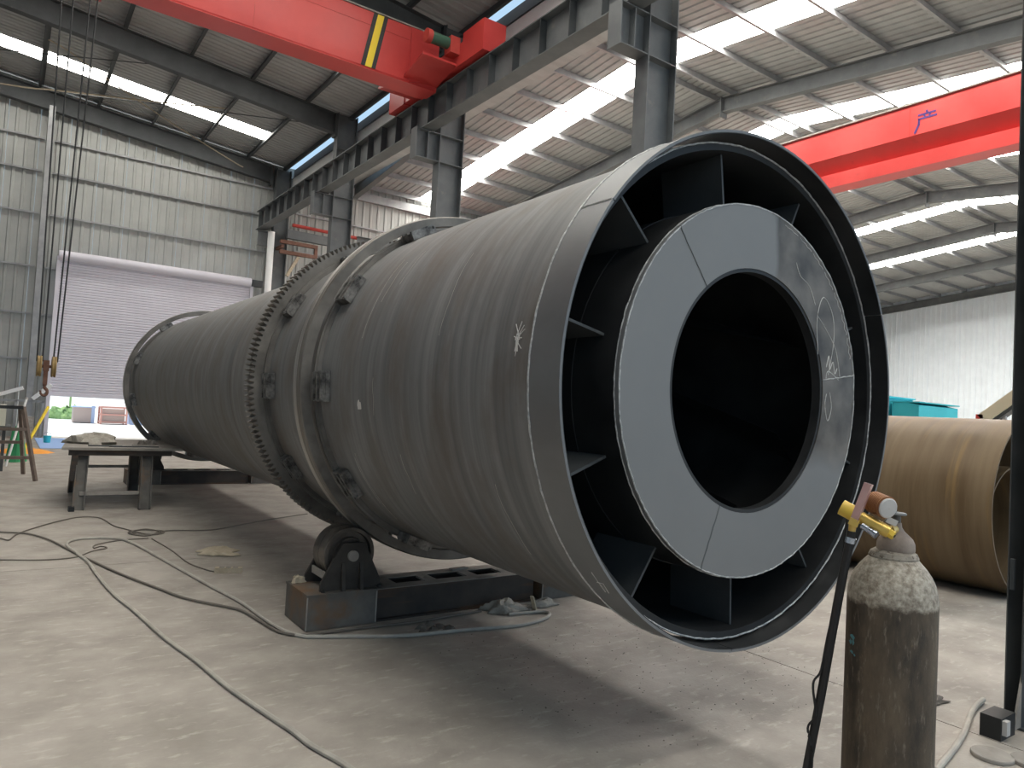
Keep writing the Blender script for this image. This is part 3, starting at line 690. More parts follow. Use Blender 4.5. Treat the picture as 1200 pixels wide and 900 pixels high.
MB().prism([(gy0-.75, 8.02), (gy0, 7.85), (gy0, 7.90), (gy0-.75, 8.06)], 5.9, 6.62, 'x').build('corner_brace', 'red_paint', CR, smooth=False)
MB().prism([(gy1, 7.85), (gy1+.75, 8.02), (gy1+.75, 8.06), (gy1, 7.90)], 5.9, 6.62, 'x').build('corner_brace', 'red_paint', CR, smooth=False)
mt = MB().cyl((6.05, 11.80, 8.40), (6.42, 11.80, 8.40), 0.11, n=20).build('travel_motor', 'motor_green', CR)
MB().cyl((5.95, 11.80, 8.40), (6.05, 11.80, 8.40), 0.125, n=20).build('motor_cap', 'red_rough', mt)
MB().box(6.42, 6.62, 11.68, 11.92, 8.20, 8.52).build('gearbox', 'red_rough', mt, smooth=False)
# hoist, ropes and hook block
MB().box(-.3, .84, 12.5, 13.0, 7.60, 7.74).build('hoist', 'red_paint', CR, smooth=False)
for i, (xt, xb) in enumerate(((0.314, 0.371), (0.464, 0.439), (0.683, 0.575), (0.783, 0.626))):
    MB().tube([(xt, 12.7, 7.62), (xb, 12.7, 1.86)], 0.011, 6).build('hoist_rope', 'black_steel', CR)
HB = MB().box(.452, .528, 12.66, 12.74, 1.72, 1.88).build('hook_block', 'hook_rust', CR, smooth=False)
for xx in (.372, .556):
    MB().lathe([(.02, 0), (.15, 0), (.158, .012), (.145, .03), (.158, .048), (.15, .06), (.02, .06)], (xx, 12.7, 1.79), (1, 0, 0), 28, closed=False).build('sheave', 'sheave', HB)
MB().cyl((.37, 12.7, 1.79), (.62, 12.7, 1.79), .022, n=12).build('pin', 'hook_rust', HB)
MB().box(.462, .518, 12.67, 12.73, 1.52, 1.74).build('shank', 'hook_rust', HB, smooth=False)
MB().tube([(.49, 12.7, 1.56), (.49, 12.7, 1.48), (.525, 12.7, 1.43), (.52, 12.7, 1.375), (.485, 12.7, 1.355), (.448, 12.7, 1.385), (.442, 12.7, 1.43)], lambda t: .026-.012*t, 8, smooth=4).build('hook', 'hook_rust', HB)

CR2 = root('overhead_crane', (15.4, 13, 7.07), 'red overhead crane bridge hanging in the far hall right of the drum mouth', 'crane')
MB().prism([(15.27, 7.07), (15.73, 7.07), (15.73, 7.38), (15.70, 7.43), (16.05, 7.74), (16.05, 8.43), (15.25, 8.43), (15.25, 7.76), (15.45, 7.43), (15.40, 7.38), (15.27, 7.38)], 1.9, 24.7, 'y').build('bridge_girder', 'red_paint', CR2, smooth=False)
MB().box(15.21, 16.09, 1.9, 24.7, 8.43, 8.46).build('top_flange', 'dust_top', CR2, smooth=False)  # top coloured grey to keep red bounce off the roof
MB().box(15.242, 15.25, 7.53, 7.54, 7.76, 8.43).build('plate_joint', 'red_rough', CR2, smooth=False)
# painted character on the girder
def stroke(p, q, w):
    (ya, za), (yb, zb) = p, q
    return MB().bar((15.246, ya, za), (15.246, yb, zb), 0.006, w, up=(0, -(zb-za), yb-ya) if abs(zb-za) > 1e-6 else (0, 0, 1))
ch = MB()
for p, q, w in (((6.06, 7.17), (6.04, 7.12), .035), ((6.20, 7.11), (5.90, 7.11), .032), ((6.10, 7.10), (6.08, 7.06), .03), ((5.99, 7.10), (6.01, 7.06), .03),
                ((6.20, 7.04), (5.88, 7.04), .034), ((6.18, 7.04), (6.18, 6.94), .036), ((6.18, 6.95), (6.25, 6.80), .036)):
    kk = 15.246/12.846
    s_ = stroke((p[0]*kk, 1.49+(p[1]-1.49)*kk), (q[0]*kk, 1.49+(q[1]-1.49)*kk), w*kk); ch.add(s_.v, s_.f)
ch.build('painted_character', 'purple_paint', CR2, smooth=False)
for y in (1.7, 24.8): MB().box(14.0, 17.2, y-.15, y+.15, 7.62, 8.1).build('end_carriage', 'red_paint', CR2, smooth=False)
for y, lab in ((1.7, 'grey steel crane rail beam along the near side of the far hall'), (24.8, 'grey steel crane rail beam along the far side wall of the far hall')):
    tag(MB().hsec((10.2, y, 7.36), (46.5, y, 7.36), 0.5, 0.25).build('crane_rail_beam', 'steel_grey', smooth=False), lab, 'beam', None, S)

# services in the corner and slung cables
tag(MB().cyl((7.05, 24.6, 0), (7.05, 24.6, 7.15), 0.11, n=20).build('drain_pipe', 'white_paint'), 'white plastic drain pipe standing in the corner beside the roller door', 'pipe')
tag(MB().tube([(7.95, 25.25, 7.68), (13.5, 25.25, 7.64), (30, 25.25, 7.64)], .06, 10).build('red_pipe', 'red_rough'), 'thin red pipe running along the far wall behind the column', 'pipe')
tag(MB().box(7.6, 9.6, 24.6, 24.8, 7.05, 7.35).build('channel_beam', 'steel_grey', smooth=False), 'short grey steel channel fixed in the corner below the red pipe', 'beam')
br = root('cable_tray', (7.9, 24.3, 6.3), 'rusty brown bracket frame fixed to the corner column', 'bracket')
MB().bar((7.3, 24.4, 6.85), (8.6, 24.4, 6.85), .12, .12).build('rail', 'hook_rust', br, smooth=False); MB().bar((7.3, 24.4, 6.5), (8.6, 24.4, 6.5), .12, .12).build('rail', 'hook_rust', br, smooth=False)
MB().bar((8.55, 24.4, 6.45), (8.55, 24.4, 6.9), .1, .1).build('post', 'hook_rust', br, smooth=False); MB().bar((7.4, 24.4, 6.7), (7.4, 25.06, 6.7), .1, .1).build('mount', 'hook_rust', br, smooth=False); MB().bar((7.95, 24.4, 6.4), (7.6, 24.4, 5.7), .1, .1).build('brace', 'rag_tan', br, smooth=False)
tag(MB().tube([(-5, 21, 8.2), (-.56, 21, 8.64), (.46, 21, 8.80), (1.46, 21, 8.97), (2.93, 21, 9.22), (4.5, 21, 9.52)], .018, 6, smooth=4).build('slung_cable', 'rag_tan'), 'thin pale cable slung under the roof, sagging towards the left', 'cable')
tag(MB().tube([(.33, 21.6, 10.26), (.75, 21.6, 10.13), (1.78, 21.6, 9.62), (3.25, 21.6, 8.96), (5.0, 21.6, 8.27), (5.25, 21.6, 8.20)], .016, 6, smooth=3).build('slung_cable', 'rag_tan'), 'thin pale cable running steeply down from the roof to the right', 'cable')
for y, lab in ((18.9, 'small white floodlight under the eave just above the far column'), (21.6, 'small white floodlight under the eave nearer the corner')):
    fl = root('floodlight', (7.4, y, 8.3), lab, 'lamp')
    MB().box(7.32, 7.46, y-.13, y+.13, 8.28, 8.46).build('housing', 'white_paint', fl, smooth=False); MB().box(7.305, 7.32, y-.11, y+.11, 8.30, 8.44).build('lens', 'lamp_glass', fl, smooth=False)
    MB().bar((7.4, y, 8.44), (7.75, y, 8.75), .03, .03).build('bracket', 'steel_dark', fl, smooth=False)

# ------------------------------------------------------------------ welding table and what lies on it
TB = root('welding_table', (1.3, 10.9, 0), 'worn steel welding table with thick plate top under the far part of the drum', 'table')
MB().prism([(.62, 10.25), (1.98, 10.25), (1.98, 12.1), (.80, 12.1)], .735, .765, 'z').build('table_top', 'table_plate', TB, smooth=False)
MB().bar((.70, 10.33, .70), (1.86, 10.33, .70), .06, .07).build('frame_rail', 'beam_rusty', TB, smooth=False)
MB().bar((.86, 12.0, .70), (1.86, 12.0, .70), .06, .07).build('frame_rail', 'beam_rusty', TB, smooth=False)
for xx in (.80, 1.80): MB().bar((xx, 10.33, .70), (xx, 12.0, .70), .06, .07).build('frame_rail', 'beam_rusty', TB, smooth=False)
for (xa, ya, xb, yb) in ((.86, 10.40, .83, 10.22), (1.58, 10.40, 1.55, 10.12), (.92, 11.9, .90, 12.0), (1.64, 11.9, 1.66, 12.0)):
    MB().hsec((xb, yb, 0.0), (xa, ya, .67), .13, .13, .012, .01, up=(1, 0, 0)).build('leg', 'base_steel', TB, smooth=False)
for z, y in ((.20, 10.26), (.38, 11.95)): MB().bar((.84, y, z), (1.60, y, z), .05, .04).build('stretcher', 'dust_top', TB, smooth=False)
MB().box(.74, .80, 10.30, 10.36, .35, .70).build('hanging_bracket', 'beam_rusty', TB, smooth=False)
MB().box(.73, .79, 10.12, 10.24, .0, .055).build('foot_angle', 'black_steel', TB, smooth=False)
tag(MB().lump((1.02, 11.1, .765), .30, .26, .13, 3, 12, .30).build('work_cloth', 'rag_grey'), 'crumpled dusty work cloth heaped on the welding table', 'cloth')
tag(MB().bar((.92, 10.55, .773), (1.30, 10.50, .773), .05, .014).build('steel_bar', 'steel_dark', smooth=False), 'flat dark steel strip lying in front of the cloth on the welding table', 'bar')
tag(MB().bar((1.14, 10.42, .773), (1.72, 10.46, .773), .03, .014).build('steel_bar', 'steel_dark', smooth=False), 'thin long steel bar lying along the middle of the welding table', 'bar')
tag(MB().bar((1.45, 10.75, .771), (1.80, 10.80, .771), .05, .012).build('steel_bar', 'dust_top', smooth=False), 'pale flat steel strip towards the drum end of the welding table', 'bar')
tag(MB().lump((1.72, 11.0, .765), .09, .07, .06, 9, 8, .4).build('scrap', 'clod'), 'small pile of metal scrap beside the drum on the welding table', 'scrap')
tag(MB().lump((1.58, 10.9, .765), .05, .05, .05, 5, 8, .4).build('scrap', 'clod'), 'tiny lump of scrap left of the pile on the welding table', 'scrap')

# ------------------------------------------------------------------ left: steel trestle and the clutter beyond it
TR = root('trestle', (-.4, 13.8, 0), 'brown steel trestle frame with splayed legs at the left edge', 'trestle')
for p, q in (((.50, 13.5, 0), (.27, 13.7, 1.15)), ((-1.3, 13.5, 0), (-1.1, 13.7, 1.15)), ((.36, 14.6, 0), (.24, 14.3, 1.15)), ((-1.3, 14.6, 0), (-1.1, 14.3, 1.15))):
    MB().bar(p, q, .05, .05).build('leg', 'trestle_steel', TR, smooth=False)
for z, x1, m in ((1.14, .27, 'black_steel'), (.80, .34, 'trestle_steel'), (.36, .42, 'trestle_steel')):
    MB().bar((-1.25, 13.66-.1*(1.14-z), z), (x1, 13.66-.1*(1.14-z), z), .045, .05).build('cross_bar', m, TR, smooth=False)
MB().bar((-1.2, 14.34, .55), (.30, 14.34, .55), .045, .05).build('cross_bar', 'trestle_steel', TR, smooth=False)
MB().bar((.27, 13.7, 1.12), (.24, 14.3, 1.12), .045, .05).build('cross_bar', 'black_steel', TR, smooth=False)
tag(MB().box(-.35, .06, 15.0, 15.3, .78, 1.14).build('board', 'cream_board', smooth=False), 'cream board stood up behind the trestle', 'board')
tag(MB().box(-.8, .15, 15.0, 15.9, .72, .775).build('shelf_plate', 'steel_dark', smooth=False), 'dark plate under the cream board behind the trestle', 'plate')
wb = root('welding_bench', (-.2, 15.5, 0), 'low dark bench holding the cream board behind the trestle', 'bench')
for x in (-.7, .05):
    for y in (15.1, 15.8): MB().bar((x, y, 0), (x, y, .72), .05, .05).build('leg', 'steel_dark', wb, smooth=False)
gp = root('white_rods', (.22, 16.0, 0), 'leaning white plastic rod behind the trestle', 'rod')
MB().tube([(.12, 16.0, 0), (.36, 16.2, 1.25)], .02, 6).build('rod', 'white_paint', gp)
MB().cyl((.355, 16.195, 1.23), (.362, 16.2, 1.27), .024, n=8).build('tip', 'grey_plastic', gp)
tag(MB().lump((.28, 17.0, 0), .16, .2, .62, 5, 10, .25).build('green_sack', 'green_cloth'), 'bright green woven sack slumped behind the trestle', 'sack')
tag(MB().tube([(.34, 17.45, .03), (.80, 18.2, 1.06)], .03, 8).build('yellow_bar', 'yellow_paint'), 'yellow steel bar leaning in front of the roller door jamb', 'bar')
tag(MB().lump((.45, 19.2, 0), .55, .30, .11, 12, 10, .12).build('orange_cover', 'orange'), 'flat orange tarpaulin bundle on the floor near the door', 'tarpaulin')
tag(MB().box(.80, 1.75, 20.6, 24.6, 0.0, .015).build('blue_sheet', 'blue_mat', smooth=False), 'pale blue plastic sheet spread on the floor inside the roller door', 'sheet')
tb_ = root('teal_bucket', (1.02, 22.6, .015), 'small teal bucket standing by the door jamb', 'bucket')
MB().lathe([(.075, 0), (.095, .18), (.088, .18), (.070, .012), (.001, .012)], (1.02, 22.6, .016), (0, 0, 1), 20, closed=False).build('body', 'teal', tb_)
MB().tube([(1.02+.095*cos(t), 22.6, .19+.095*sin(t)) for t in [k*pi/8 for k in range(9)]], .006, 5).build('handle', 'chrome', tb_)
wr = root('wall_rack', (.2, 25.0, 0), 'pipe rack bar along the end wall beside the door', 'rack')
MB().bar((-2.0, 24.95, 1.05), (1.0, 24.95, 1.05), .06, .06).build('rail', 'galvanised', wr, smooth=False)
for x in (-1.6, .3, .95): MB().bar((x, 24.95, 0), (x, 24.95, 1.05), .06, .06).build('post', 'galvanised', wr, smooth=False)
for p, q, lab in (((-.35, 24.9, 1.10), (.45, 24.8, 1.42), 'grey square tube lying aslant on the wall rack, left of the wind column'), ((.70, 24.9, 1.12), (1.12, 24.8, 1.55), 'grey square tube lying aslant on the wall rack, right of the wind column')):
    tag(MB().bar(p, q, .1, .1).build('square_tube', 'white_paint', smooth=False), lab, 'tube')
tag(MB().box(.40, .75, 24.3, 24.6, .0, .62).build('carton', 'rag_grey', smooth=False), 'dusty carton standing below the wall rack by the door', 'carton')

# ------------------------------------------------------------------ outside the roller door
cg = root('red_cage', (4.0, 36.5, 0), 'red steel cage pallet standing in the yard outside', 'cage')
for x in (3.55, 4.55):
    for y in (36.1, 37.0): MB().bar((x, y, -.03), (x, y, .74), .07, .07).build('post', 'glare_red', cg, smooth=False)
for z in (.08, .40, .72):
    for y in (36.1, 37.0): MB().bar((3.55, y, z), (4.55, y, z), .06, .06).build('rail', 'glare_red', cg, smooth=False)
    for x in (3.55, 4.55): MB().bar((x, 36.1, z), (x, 37.0, z), .06, .06).build('rail', 'glare_red', cg, smooth=False)
MB().box(3.62, 4.48, 36.2, 36.9, .02, .66).build('load', 'glare_rust', cg, smooth=False)
bn = root('steel_bin', (3.0, 37, 0), 'grey and blue steel bin beside the red cage in the yard', 'bin')
MB().box(2.55, 3.35, 36.8, 37.6, 0, .66).build('body', 'glare_rust', bn, smooth=False); MB().box(3.24, 3.37, 36.77, 36.85, -.03, .74).build('post', 'glare_blue', bn, smooth=False); MB().box(2.5, 3.4, 36.75, 37.65, .66, .70).build('rim', 'glare_blue', bn, smooth=False)
tag(MB().box(4.75, 5.6, 36.6, 37.5, -.03, .55).build('blue_box', 'glare_blue', smooth=False), 'blue box, colour paled for yard glare, to the right of the red cage in the yard', 'box')
for x, y, s_, lab in ((2.2, 41, .30, 'larger green bush growing in the bright yard'), (2.95, 43, .32, 'smaller green bush under the thin pole in the yard')):
    b_ = root('bush', (x, y, -.03), lab, 'bush', 'bushes in the yard')
    for k in range(5):
        rn = random.Random(k+int(x*10)); MB().lump((x+rn.uniform(-.4, .4), y+rn.uniform(-.2, .2), rn.uniform(.0, .25)), s_, s_, s_, k, 8, .4, flat=False).build('clump', 'leaf', b_)
    MB().cyl((x, y, -.03), (x, y, .3), .03, n=6).build('stem', 'rust_dark', b_)
tag(MB().cyl((2.75, 42, -.03), (2.75, 42, 4), .05, n=8).build('thin_pole', 'leaf'), 'thin pole standing in the bright yard behind the bushes', 'pole')

# ------------------------------------------------------------------ cables and rags on the floor
def floor_cable(name, pts, r, material, label, lift=0.0):
    m = MB().tube([(x, y, r+lift) for x, y in pts], r, 7, smooth=6)
    return tag(m.build(name, material), label, 'cable')
floor_cable('welding_hose', [(1.261, 2.66), (1.235, 2.815), (1.18, 3.015), (1.155, 3.185), (1.109, 3.411), (1.032, 3.82), (0.974, 4.274), (0.894, 4.753), (0.825, 5.375), (0.75, 5.93), (0.709, 6.539), (0.686, 7.112), (0.633, 7.509), (0.580, 7.945), (0.659, 8.187), (0.829, 8.225), (1.041, 8.107), (1.145, 7.748), (1.242, 7.09), (1.333, 6.448), (1.428, 5.802), (1.50, 5.342), (1.53, 4.885), (1.57, 4.58), (1.64, 4.43), (1.691, 4.40), (1.938, 4.291), (2.223, 4.174), (2.65, 4.111), (3.025, 4.04), (3.263, 4.085), (3.396, 4.164), (3.384, 4.242), (3.115, 4.292)], .0125, 'cable_grey', 'thick grey welding hose snaking from the foreground around to the roller stand')
floor_cable('power_cable', [(-0.143, 8.931), (0.065, 8.815), (0.296, 8.643), (0.47, 8.204), (0.595, 7.642), (0.729, 7.096), (0.877, 6.533), (1.06, 5.958), (1.174, 5.619), (1.357, 5.318), (1.45, 5.144), (1.49, 4.839), (1.54, 4.56), (1.674, 4.45), (1.908, 4.443), (2.14, 4.43), (2.447, 4.41), (2.74, 4.44), (2.977, 4.45)], .0085, 'cable_dark', 'dark brown cable running from the left edge to the roller stand', .004)
floor_cable('power_cable', [(-0.104, 7.482), (0.071, 7.452), (0.369, 7.34), (0.603, 7.365), (0.752, 7.586), (0.888, 7.706), (0.848, 7.806), (0.786, 7.741), (0.822, 7.903), (1.036, 8.061), (1.30, 8.10)], .006, 'cable_dark', 'thin dark cable with a small loop left of the cable coil')
floor_cable('power_cable', [(0.0, 8.40), (0.067, 8.476), (0.134, 8.362), (0.19, 8.627), (0.301, 8.897), (0.579, 9.377), (0.808, 9.626), (1.003, 9.509), (1.08, 8.938), (1.165, 8.686), (1.318, 8.317), (1.473, 8.373), (1.363, 8.626), (1.208, 8.51), (1.25, 8.30), (1.42, 8.28), (1.50, 8.45), (1.30, 8.60), (1.16, 8.44), (1.303, 8.219), (1.53, 8.464), (1.966, 8.386), (2.408, 8.67), (2.82, 8.946), (3.353, 9.236)], .0065, 'cable_dark', 'long dark cable looping into a small coil in front of the welding table', .003)
floor_cable('power_cable', [(1.327, 8.061), (1.395, 7.441), (1.427, 6.831), (1.502, 6.516), (1.548, 6.41)], .006, 'cable_dark', 'thin brown lead running from the coil to the socket block')
SB = root('socket_block', (1.64, 6.36, 0), 'dusty beige extension socket block lying on the floor', 'socket')
MB().bar((1.555, 6.395, .022), (1.755, 6.31, .022), .055, .044).build('body', 'rag_tan', SB, smooth=False)
for t in (.25, .5, .75): MB().bar((1.555+.2*t-.018, 6.395-.085*t+.007, .047), (1.555+.2*t+.018, 6.395-.085*t-.007, .047), .035, .006).build('socket_face', 'rag_grey', SB, smooth=False)
def rag(name, c, rx, ry, h, seed, material, label):
    """a crumpled cloth: a thin folded sheet"""
    rn = random.Random(seed); n = 15; vs = []; ph = [rn.uniform(0, 6) for _ in range(6)]
    for j in range(n):
        for i in range(n):
            u = i/(n-1)*2-1; v = j/(n-1)*2-1
            w = 0.5+0.5*sin(3.1*u+ph[0]+1.5*v)*sin(2.6*v+ph[1]); w2 = abs(sin(6*u+ph[2]+3*v))*.35
            e = max(0, 1-max(abs(u), abs(v))**3)
            k = 1+.18*sin(3*v+ph[3]); k2 = 1+.2*sin(2.5*u+ph[4])
            vs.append((c[0]+rx*u*k+.04*sin(5*v), c[1]+ry*v*k2, c[2]+.004+h*e*(w*.8+w2)))
    fs = [(j*n+i, j*n+i+1, (j+1)*n+i+1, (j+1)*n+i) for j in range(n-1) for i in range(n-1)]
    ob = tag(MB().add(vs, fs).build(name, material), label, 'cloth')
    so = ob.modifiers.new('thickness', 'SOLIDIFY'); so.thickness = .004; so.offset = 1
    return ob
rag('rag', (1.76, 7.17, 0), .15, .17, .05, 4, 'rag_tan', 'crumpled tan rag lying alone on the floor')
rag('work_glove', (3.18, 4.42, 0), .15, .09, .08, 7, 'rag_grey', 'dirty grey work cloth dropped in front of the roller stand')
rag('work_glove', (3.52, 4.42, 0), .10, .06, .05, 11, 'rag_grey', 'crumpled grey cloth right of the other by the drum belly')
tag(MB().bar((3.40, 4.35, .0), (3.35, 4.33, .11), .03, .012).build('wood_chip', 'rag_tan', smooth=False), 'pale splinter of wood sticking up from the cloth by the stand', 'wood')
rn = random.Random(21)
clods = ((2.36, 4.20), (2.44, 4.22), (2.52, 4.26), (2.40, 4.30), (2.48, 4.34), (2.56, 4.20))
for k, (x, y) in enumerate(clods):
    tag(MB().lump((x, y, 0), .035+.01*rn.random(), .03, .025, k, 6, .4).build('dirt_clod', 'clod'), 'dark clod of welding slag in front of the roller stand', 'slag', 'slag clods before the roller stand')
tag(MB().lump((1.745, 4.90, .2372), .05, .04, .04, 31, 7, .4).build('scrap_heap', 'rag_tan'), 'little heap of tan chips on the corner of the roller stand', 'chips')
tag(MB().bar((2.95, 4.87, .2315), (3.10, 4.885, .2315), .05, .012).build('steel_offcut', 'dust_top', smooth=False), 'flat pale steel offcut left on the roller stand beam', 'offcut')
mb = MB()
for k in range(420):
    x = rn.uniform(2.2, 4.4); y = rn.uniform(2.2, 4.2); s_ = rn.uniform(.0015, .006)
    mb.lump((x, y, 0), s_, s_*.8, s_*.6, k, 3, .3)
tag(mb.build('floor_debris', 'clod', smooth=False), 'fine dark grit strewn on the floor under the drum mouth', 'grit', kind='stuff')

# ------------------------------------------------------------------ gas cylinder with regulator and hose
GX, GY = 1.974, 0.979
GC = root('gas_cylinder', (GX, GY, 0), 'tall worn brown gas cylinder standing in front of the drum mouth', 'cylinder')
g0 = (GX, GY, 0)
MB().lathe([(.001, 0), (.095, 0), (.108, .012), (.1095, .03), (.1095, 1.02), (.1094, 1.045)], g0, (0, 0, 1), 48, closed=False).build('body', 'gas_paint', GC)
MB().lathe([(.1094, 1.045), (.107, 1.072), (.101, 1.095), (.092, 1.115), (.080, 1.133), (.067, 1.148), (.060, 1.156)], g0, (0, 0, 1), 48, closed=False).build('shoulder', 'gas_paint', GC)
MB().lathe([(.060, 1.154), (.061, 1.160), (.056, 1.171), (.046, 1.177), (.001, 1.178)], g0, (0, 0, 1), 40, closed=False).build('neck_ring', 'gas_shoulder', GC)
cap = MB().lathe([(.046, 1.176), (.047, 1.180), (.046, 1.196), (.041, 1.208), (.030, 1.219), (.020, 1.228), (.014, 1.238), (.0125, 1.25)], (GX+.002, GY-.004, 0), (0, 0, 1), 32, closed=False).build('valve_guard', 'gas_cap', GC)
MB().cyl((GX+.002, GY-.004, 1.235), (GX+.002, GY-.004, 1.270), .0105, n=16).build('valve_stem', 'base_steel', GC)
hw = MB().lathe([(.001, 1.270), (.022, 1.270), (.025, 1.273), (.022, 1.277), (.001, 1.277)], (GX+.002, GY-.004, 0), (0, 0, 1), 20, closed=False).build('handwheel', 'steel_grey', GC)
MB().cyl((GX+.000, GY, 1.277), (GX+.000, GY, 1.290), .0045, n=10).build('spindle', 'chrome', hw)
ER = Vector((.445, -.896, 0)); EF = Vector((-.896, -.445, 0)); EZ = Vector((0, 0, 1)); G0 = Vector((GX, GY, 0))
def GP(u, f, z): return G0 + ER*u + EF*f + EZ*z
# flakes of teal paint and a red brush mark on the cylinder
def gas_patch(name, u, z, w, h, seed, material):
    rn_ = random.Random(seed); r = .1099; th0 = math.asin(max(-1, min(1, u/r))); n = 10
    def Q(du, dz): 
        th = th0+du/r; return GP(r*sin(th), r*cos(th), z+dz)
    vs = [Q(0, 0)]+[Q(w*rn_.uniform(.4, 1)*cos(2*pi*i/n), h*rn_.uniform(.4, 1)*sin(2*pi*i/n)) for i in range(n)]
    vs2 = [v+EF*.0006 for v in vs]
    m = MB().add(vs2, [(0, 1+i, 1+(i+1) % n) for i in range(n)]); return m.build(name, material, GC)
for k, (u, z, w, h) in enumerate(((-.090, .945, .012, .009), (-.094, .930, .010, .008), (-.087, .932, .006, .010), (-.090, .905, .010, .006), (-.083, .900, .006, .004))): gas_patch('paint_flake', u, z, w, h, k, 'teal_flake')
RG = root('gas_regulator', tuple(GP(-.05, .04, 1.22)), 'brass gas regulator with pink flow tube and finned heater on the brown cylinder', 'regulator')
fo = .055
MB().cyl(GP(-.085, fo, 1.262), GP(-.012, fo+.01, 1.229), .0165, n=20).build('body', 'brass', RG)
MB().cyl(GP(-.128, fo-.005, 1.281), GP(-.082, fo, 1.261), .0215, n=24).build('control_knob', 'brass_yellow', RG)
MB().cyl(GP(-.030, fo+.008, 1.238), GP(.000, fo+.015, 1.222), .013, .012, n=6).build('outlet_nut', 'brass_yellow', RG)
MB().cyl(GP(.0005, fo+.015, 1.2218), GP(.0015, fo+.0155, 1.2212), .004, n=10).build('outlet_bore', 'black_paint', RG)
MB().bar(GP(-.094, fo+.014, 1.250), GP(-.063, fo+.012, 1.352), .021, .019, up=(0, 0.3, 1)).build('flow_tube', 'flow_tube', RG, smooth=False)
MB().bar(GP(-.098, fo+.013, 1.238), GP(-.092, fo+.013, 1.256), .026, .024).build('tube_seat', 'brass', RG, smooth=False)
h0 = GP(-.050, fo-.030, 1.300); h1 = GP(-.018, fo+.008, 1.292); hd = (h1-h0); prof = []
nf = 9
for i in range(nf): 
    t = hd.length*i/nf; prof += [(.0305, t), (.0305, t+hd.length*.5/nf), (.0262, t+hd.length*.5/nf), (.0262, t+hd.length*.95/nf)]
prof.append((.0285, hd.length))
HT = MB().lathe([(.001, 0)]+prof+[(.001, hd.length)], h0, hd, 28, closed=False).build('heater', 'copper_fin', RG)
MB().lathe([(.001, 0), (.026, 0), (.027, .003), (.024, .006), (.001, .007)], h1, hd, 28, closed=False).build('heater_face', 'grey_plastic', HT)
MB().cyl(GP(-.075, fo+.02, 1.240), GP(-.048, fo+.035, 1.226), .0085, n=14).build('relief_valve', 'chrome', RG)
MB().cyl(GP(-.048, fo+.035, 1.226), GP(-.040, fo+.039, 1.222), .010, n=14).build('valve_cap', 'chrome', RG)
MB().bar(GP(-.020, fo-.005, 1.262), GP(.004, fo-.01, 1.252), .018, .016).build('clamp', 'grey_plastic', RG, smooth=False)
MB().cyl(GP(-.010, fo-.012, 1.232), GP(.0, .012, 1.232), .012, n=12).build('inlet', 'brass', RG)
MB().cyl(GP(-.101, fo+.012, 1.208), GP(-.098, fo+.012, 1.240), .008, .010, n=12).build('hose_nipple', 'brass', RG)
HS = root('gas_hose', tuple(GP(-.2, .05, 0)), 'black rubber gas hose hanging from the regulator to the floor', 'hose')
MB().tube([GP(-.1005, fo+.012, 1.222), GP(-.104, fo+.012, 1.19), GP(-.118, fo+.010, 1.10), GP(-.138, fo+.006, .95), GP(-.160, fo, .78), GP(-.188, fo, .58), GP(-.225, fo-.01, .30), GP(-.27, fo-.02, .06), GP(-.33, fo-.05, .013), GP(-.5, fo-.2, .013)], .0115, 10, smooth=8).build('hose', 'rubber', HS)
MB().cyl(GP(-.1005, fo+.012, 1.205), GP(-.1035, fo+.012, 1.190), .0135, n=14).build('hose_clamp', 'chrome', HS)
tag(MB().tube([GP(-.112, fo-.02, 1.268), GP(-.118, fo-.02, 1.20), GP(-.126, fo, 1.08), GP(-.150, fo+.005, .93), GP(-.163, fo+.01, .84), GP(-.181, fo+.01, .80), GP(-.172, fo+.01, .72), GP(-.190, fo+.01, .68), GP(-.176, fo+.012, .60), GP(-.19, fo+.01, .40), GP(-.24, fo, .05), GP(-.30, fo, .006), GP(-.4, fo-.1, .006)], .0032, 6, smooth=6).build('heater_wire', 'rubber'), 'thin black heater wire dangling beside the gas hose', 'wire')

# ------------------------------------------------------------------ post and clutter at the right edge
PS = root('steel_post', (4.50, 1.50, 0), 'slim dark steel post at the right edge of the view', 'post')
MB().hsec((4.50, 1.495, .012), (4.50, 1.495, 9.2), .13, .20, .010, .008, up=(.577, .816, 0)).build('shaft', 'steel_dark', PS, smooth=False)
MB().box(4.36, 4.66, 1.36, 1.64, 0, .012).build('base_plate', 'steel_dark', PS, smooth=False)
MB().prism([(4.30, .012), (4.42, .012), (4.42, .28), (4.40, .28)], 1.50, 1.512, 'y').build('base_gusset', 'dust_top', PS, smooth=False)
MB().box(4.385, 4.405, 1.55, 1.57, .70, .86).build('cleat', 'steel_dark', PS, smooth=False)
ch_ = MB(); prof = []
for i in range(60): prof += [(.032, .02+i*.0145), (.026, .02+i*.0145+.007)]
tag(MB().lathe(prof, (4.52, 1.35, 0.0), (0, 0, 1), 20).build('flexible_duct', 'rubber'), 'black ribbed flexible hose standing up beside the steel post', 'hose')
tag(MB().tube([(3.46, 1.50, .014), (3.95, 1.60, .014), (4.36, 1.72, .016), (4.6, 1.76, .02)], .014, 10, smooth=4).build('conduit_pipe', 'cable_grey'), 'pale grey plastic pipe lying on the floor beside the steel post', 'pipe')
for (x, y), lab, z in (((3.88, 1.44), 'dusty round steel disc lying on the floor nearest the pale pipe', 0), ((3.98, 1.31), 'dusty round steel disc lying closest to the foot of the post', 0)):
    tag(MB().lathe([(.001, 0), (.085, 0), (.088, .004), (.088, .014), (.085, .018), (.001, .018)], (x, y, z), (0, 0, 1), 32, closed=False).build('steel_disc', 'dust_top'), lab, 'disc')
bx_ = root('plastic_crate', (4.17, 1.55, 0), 'dark broken crate with clear wrapping between pipe and post', 'crate')
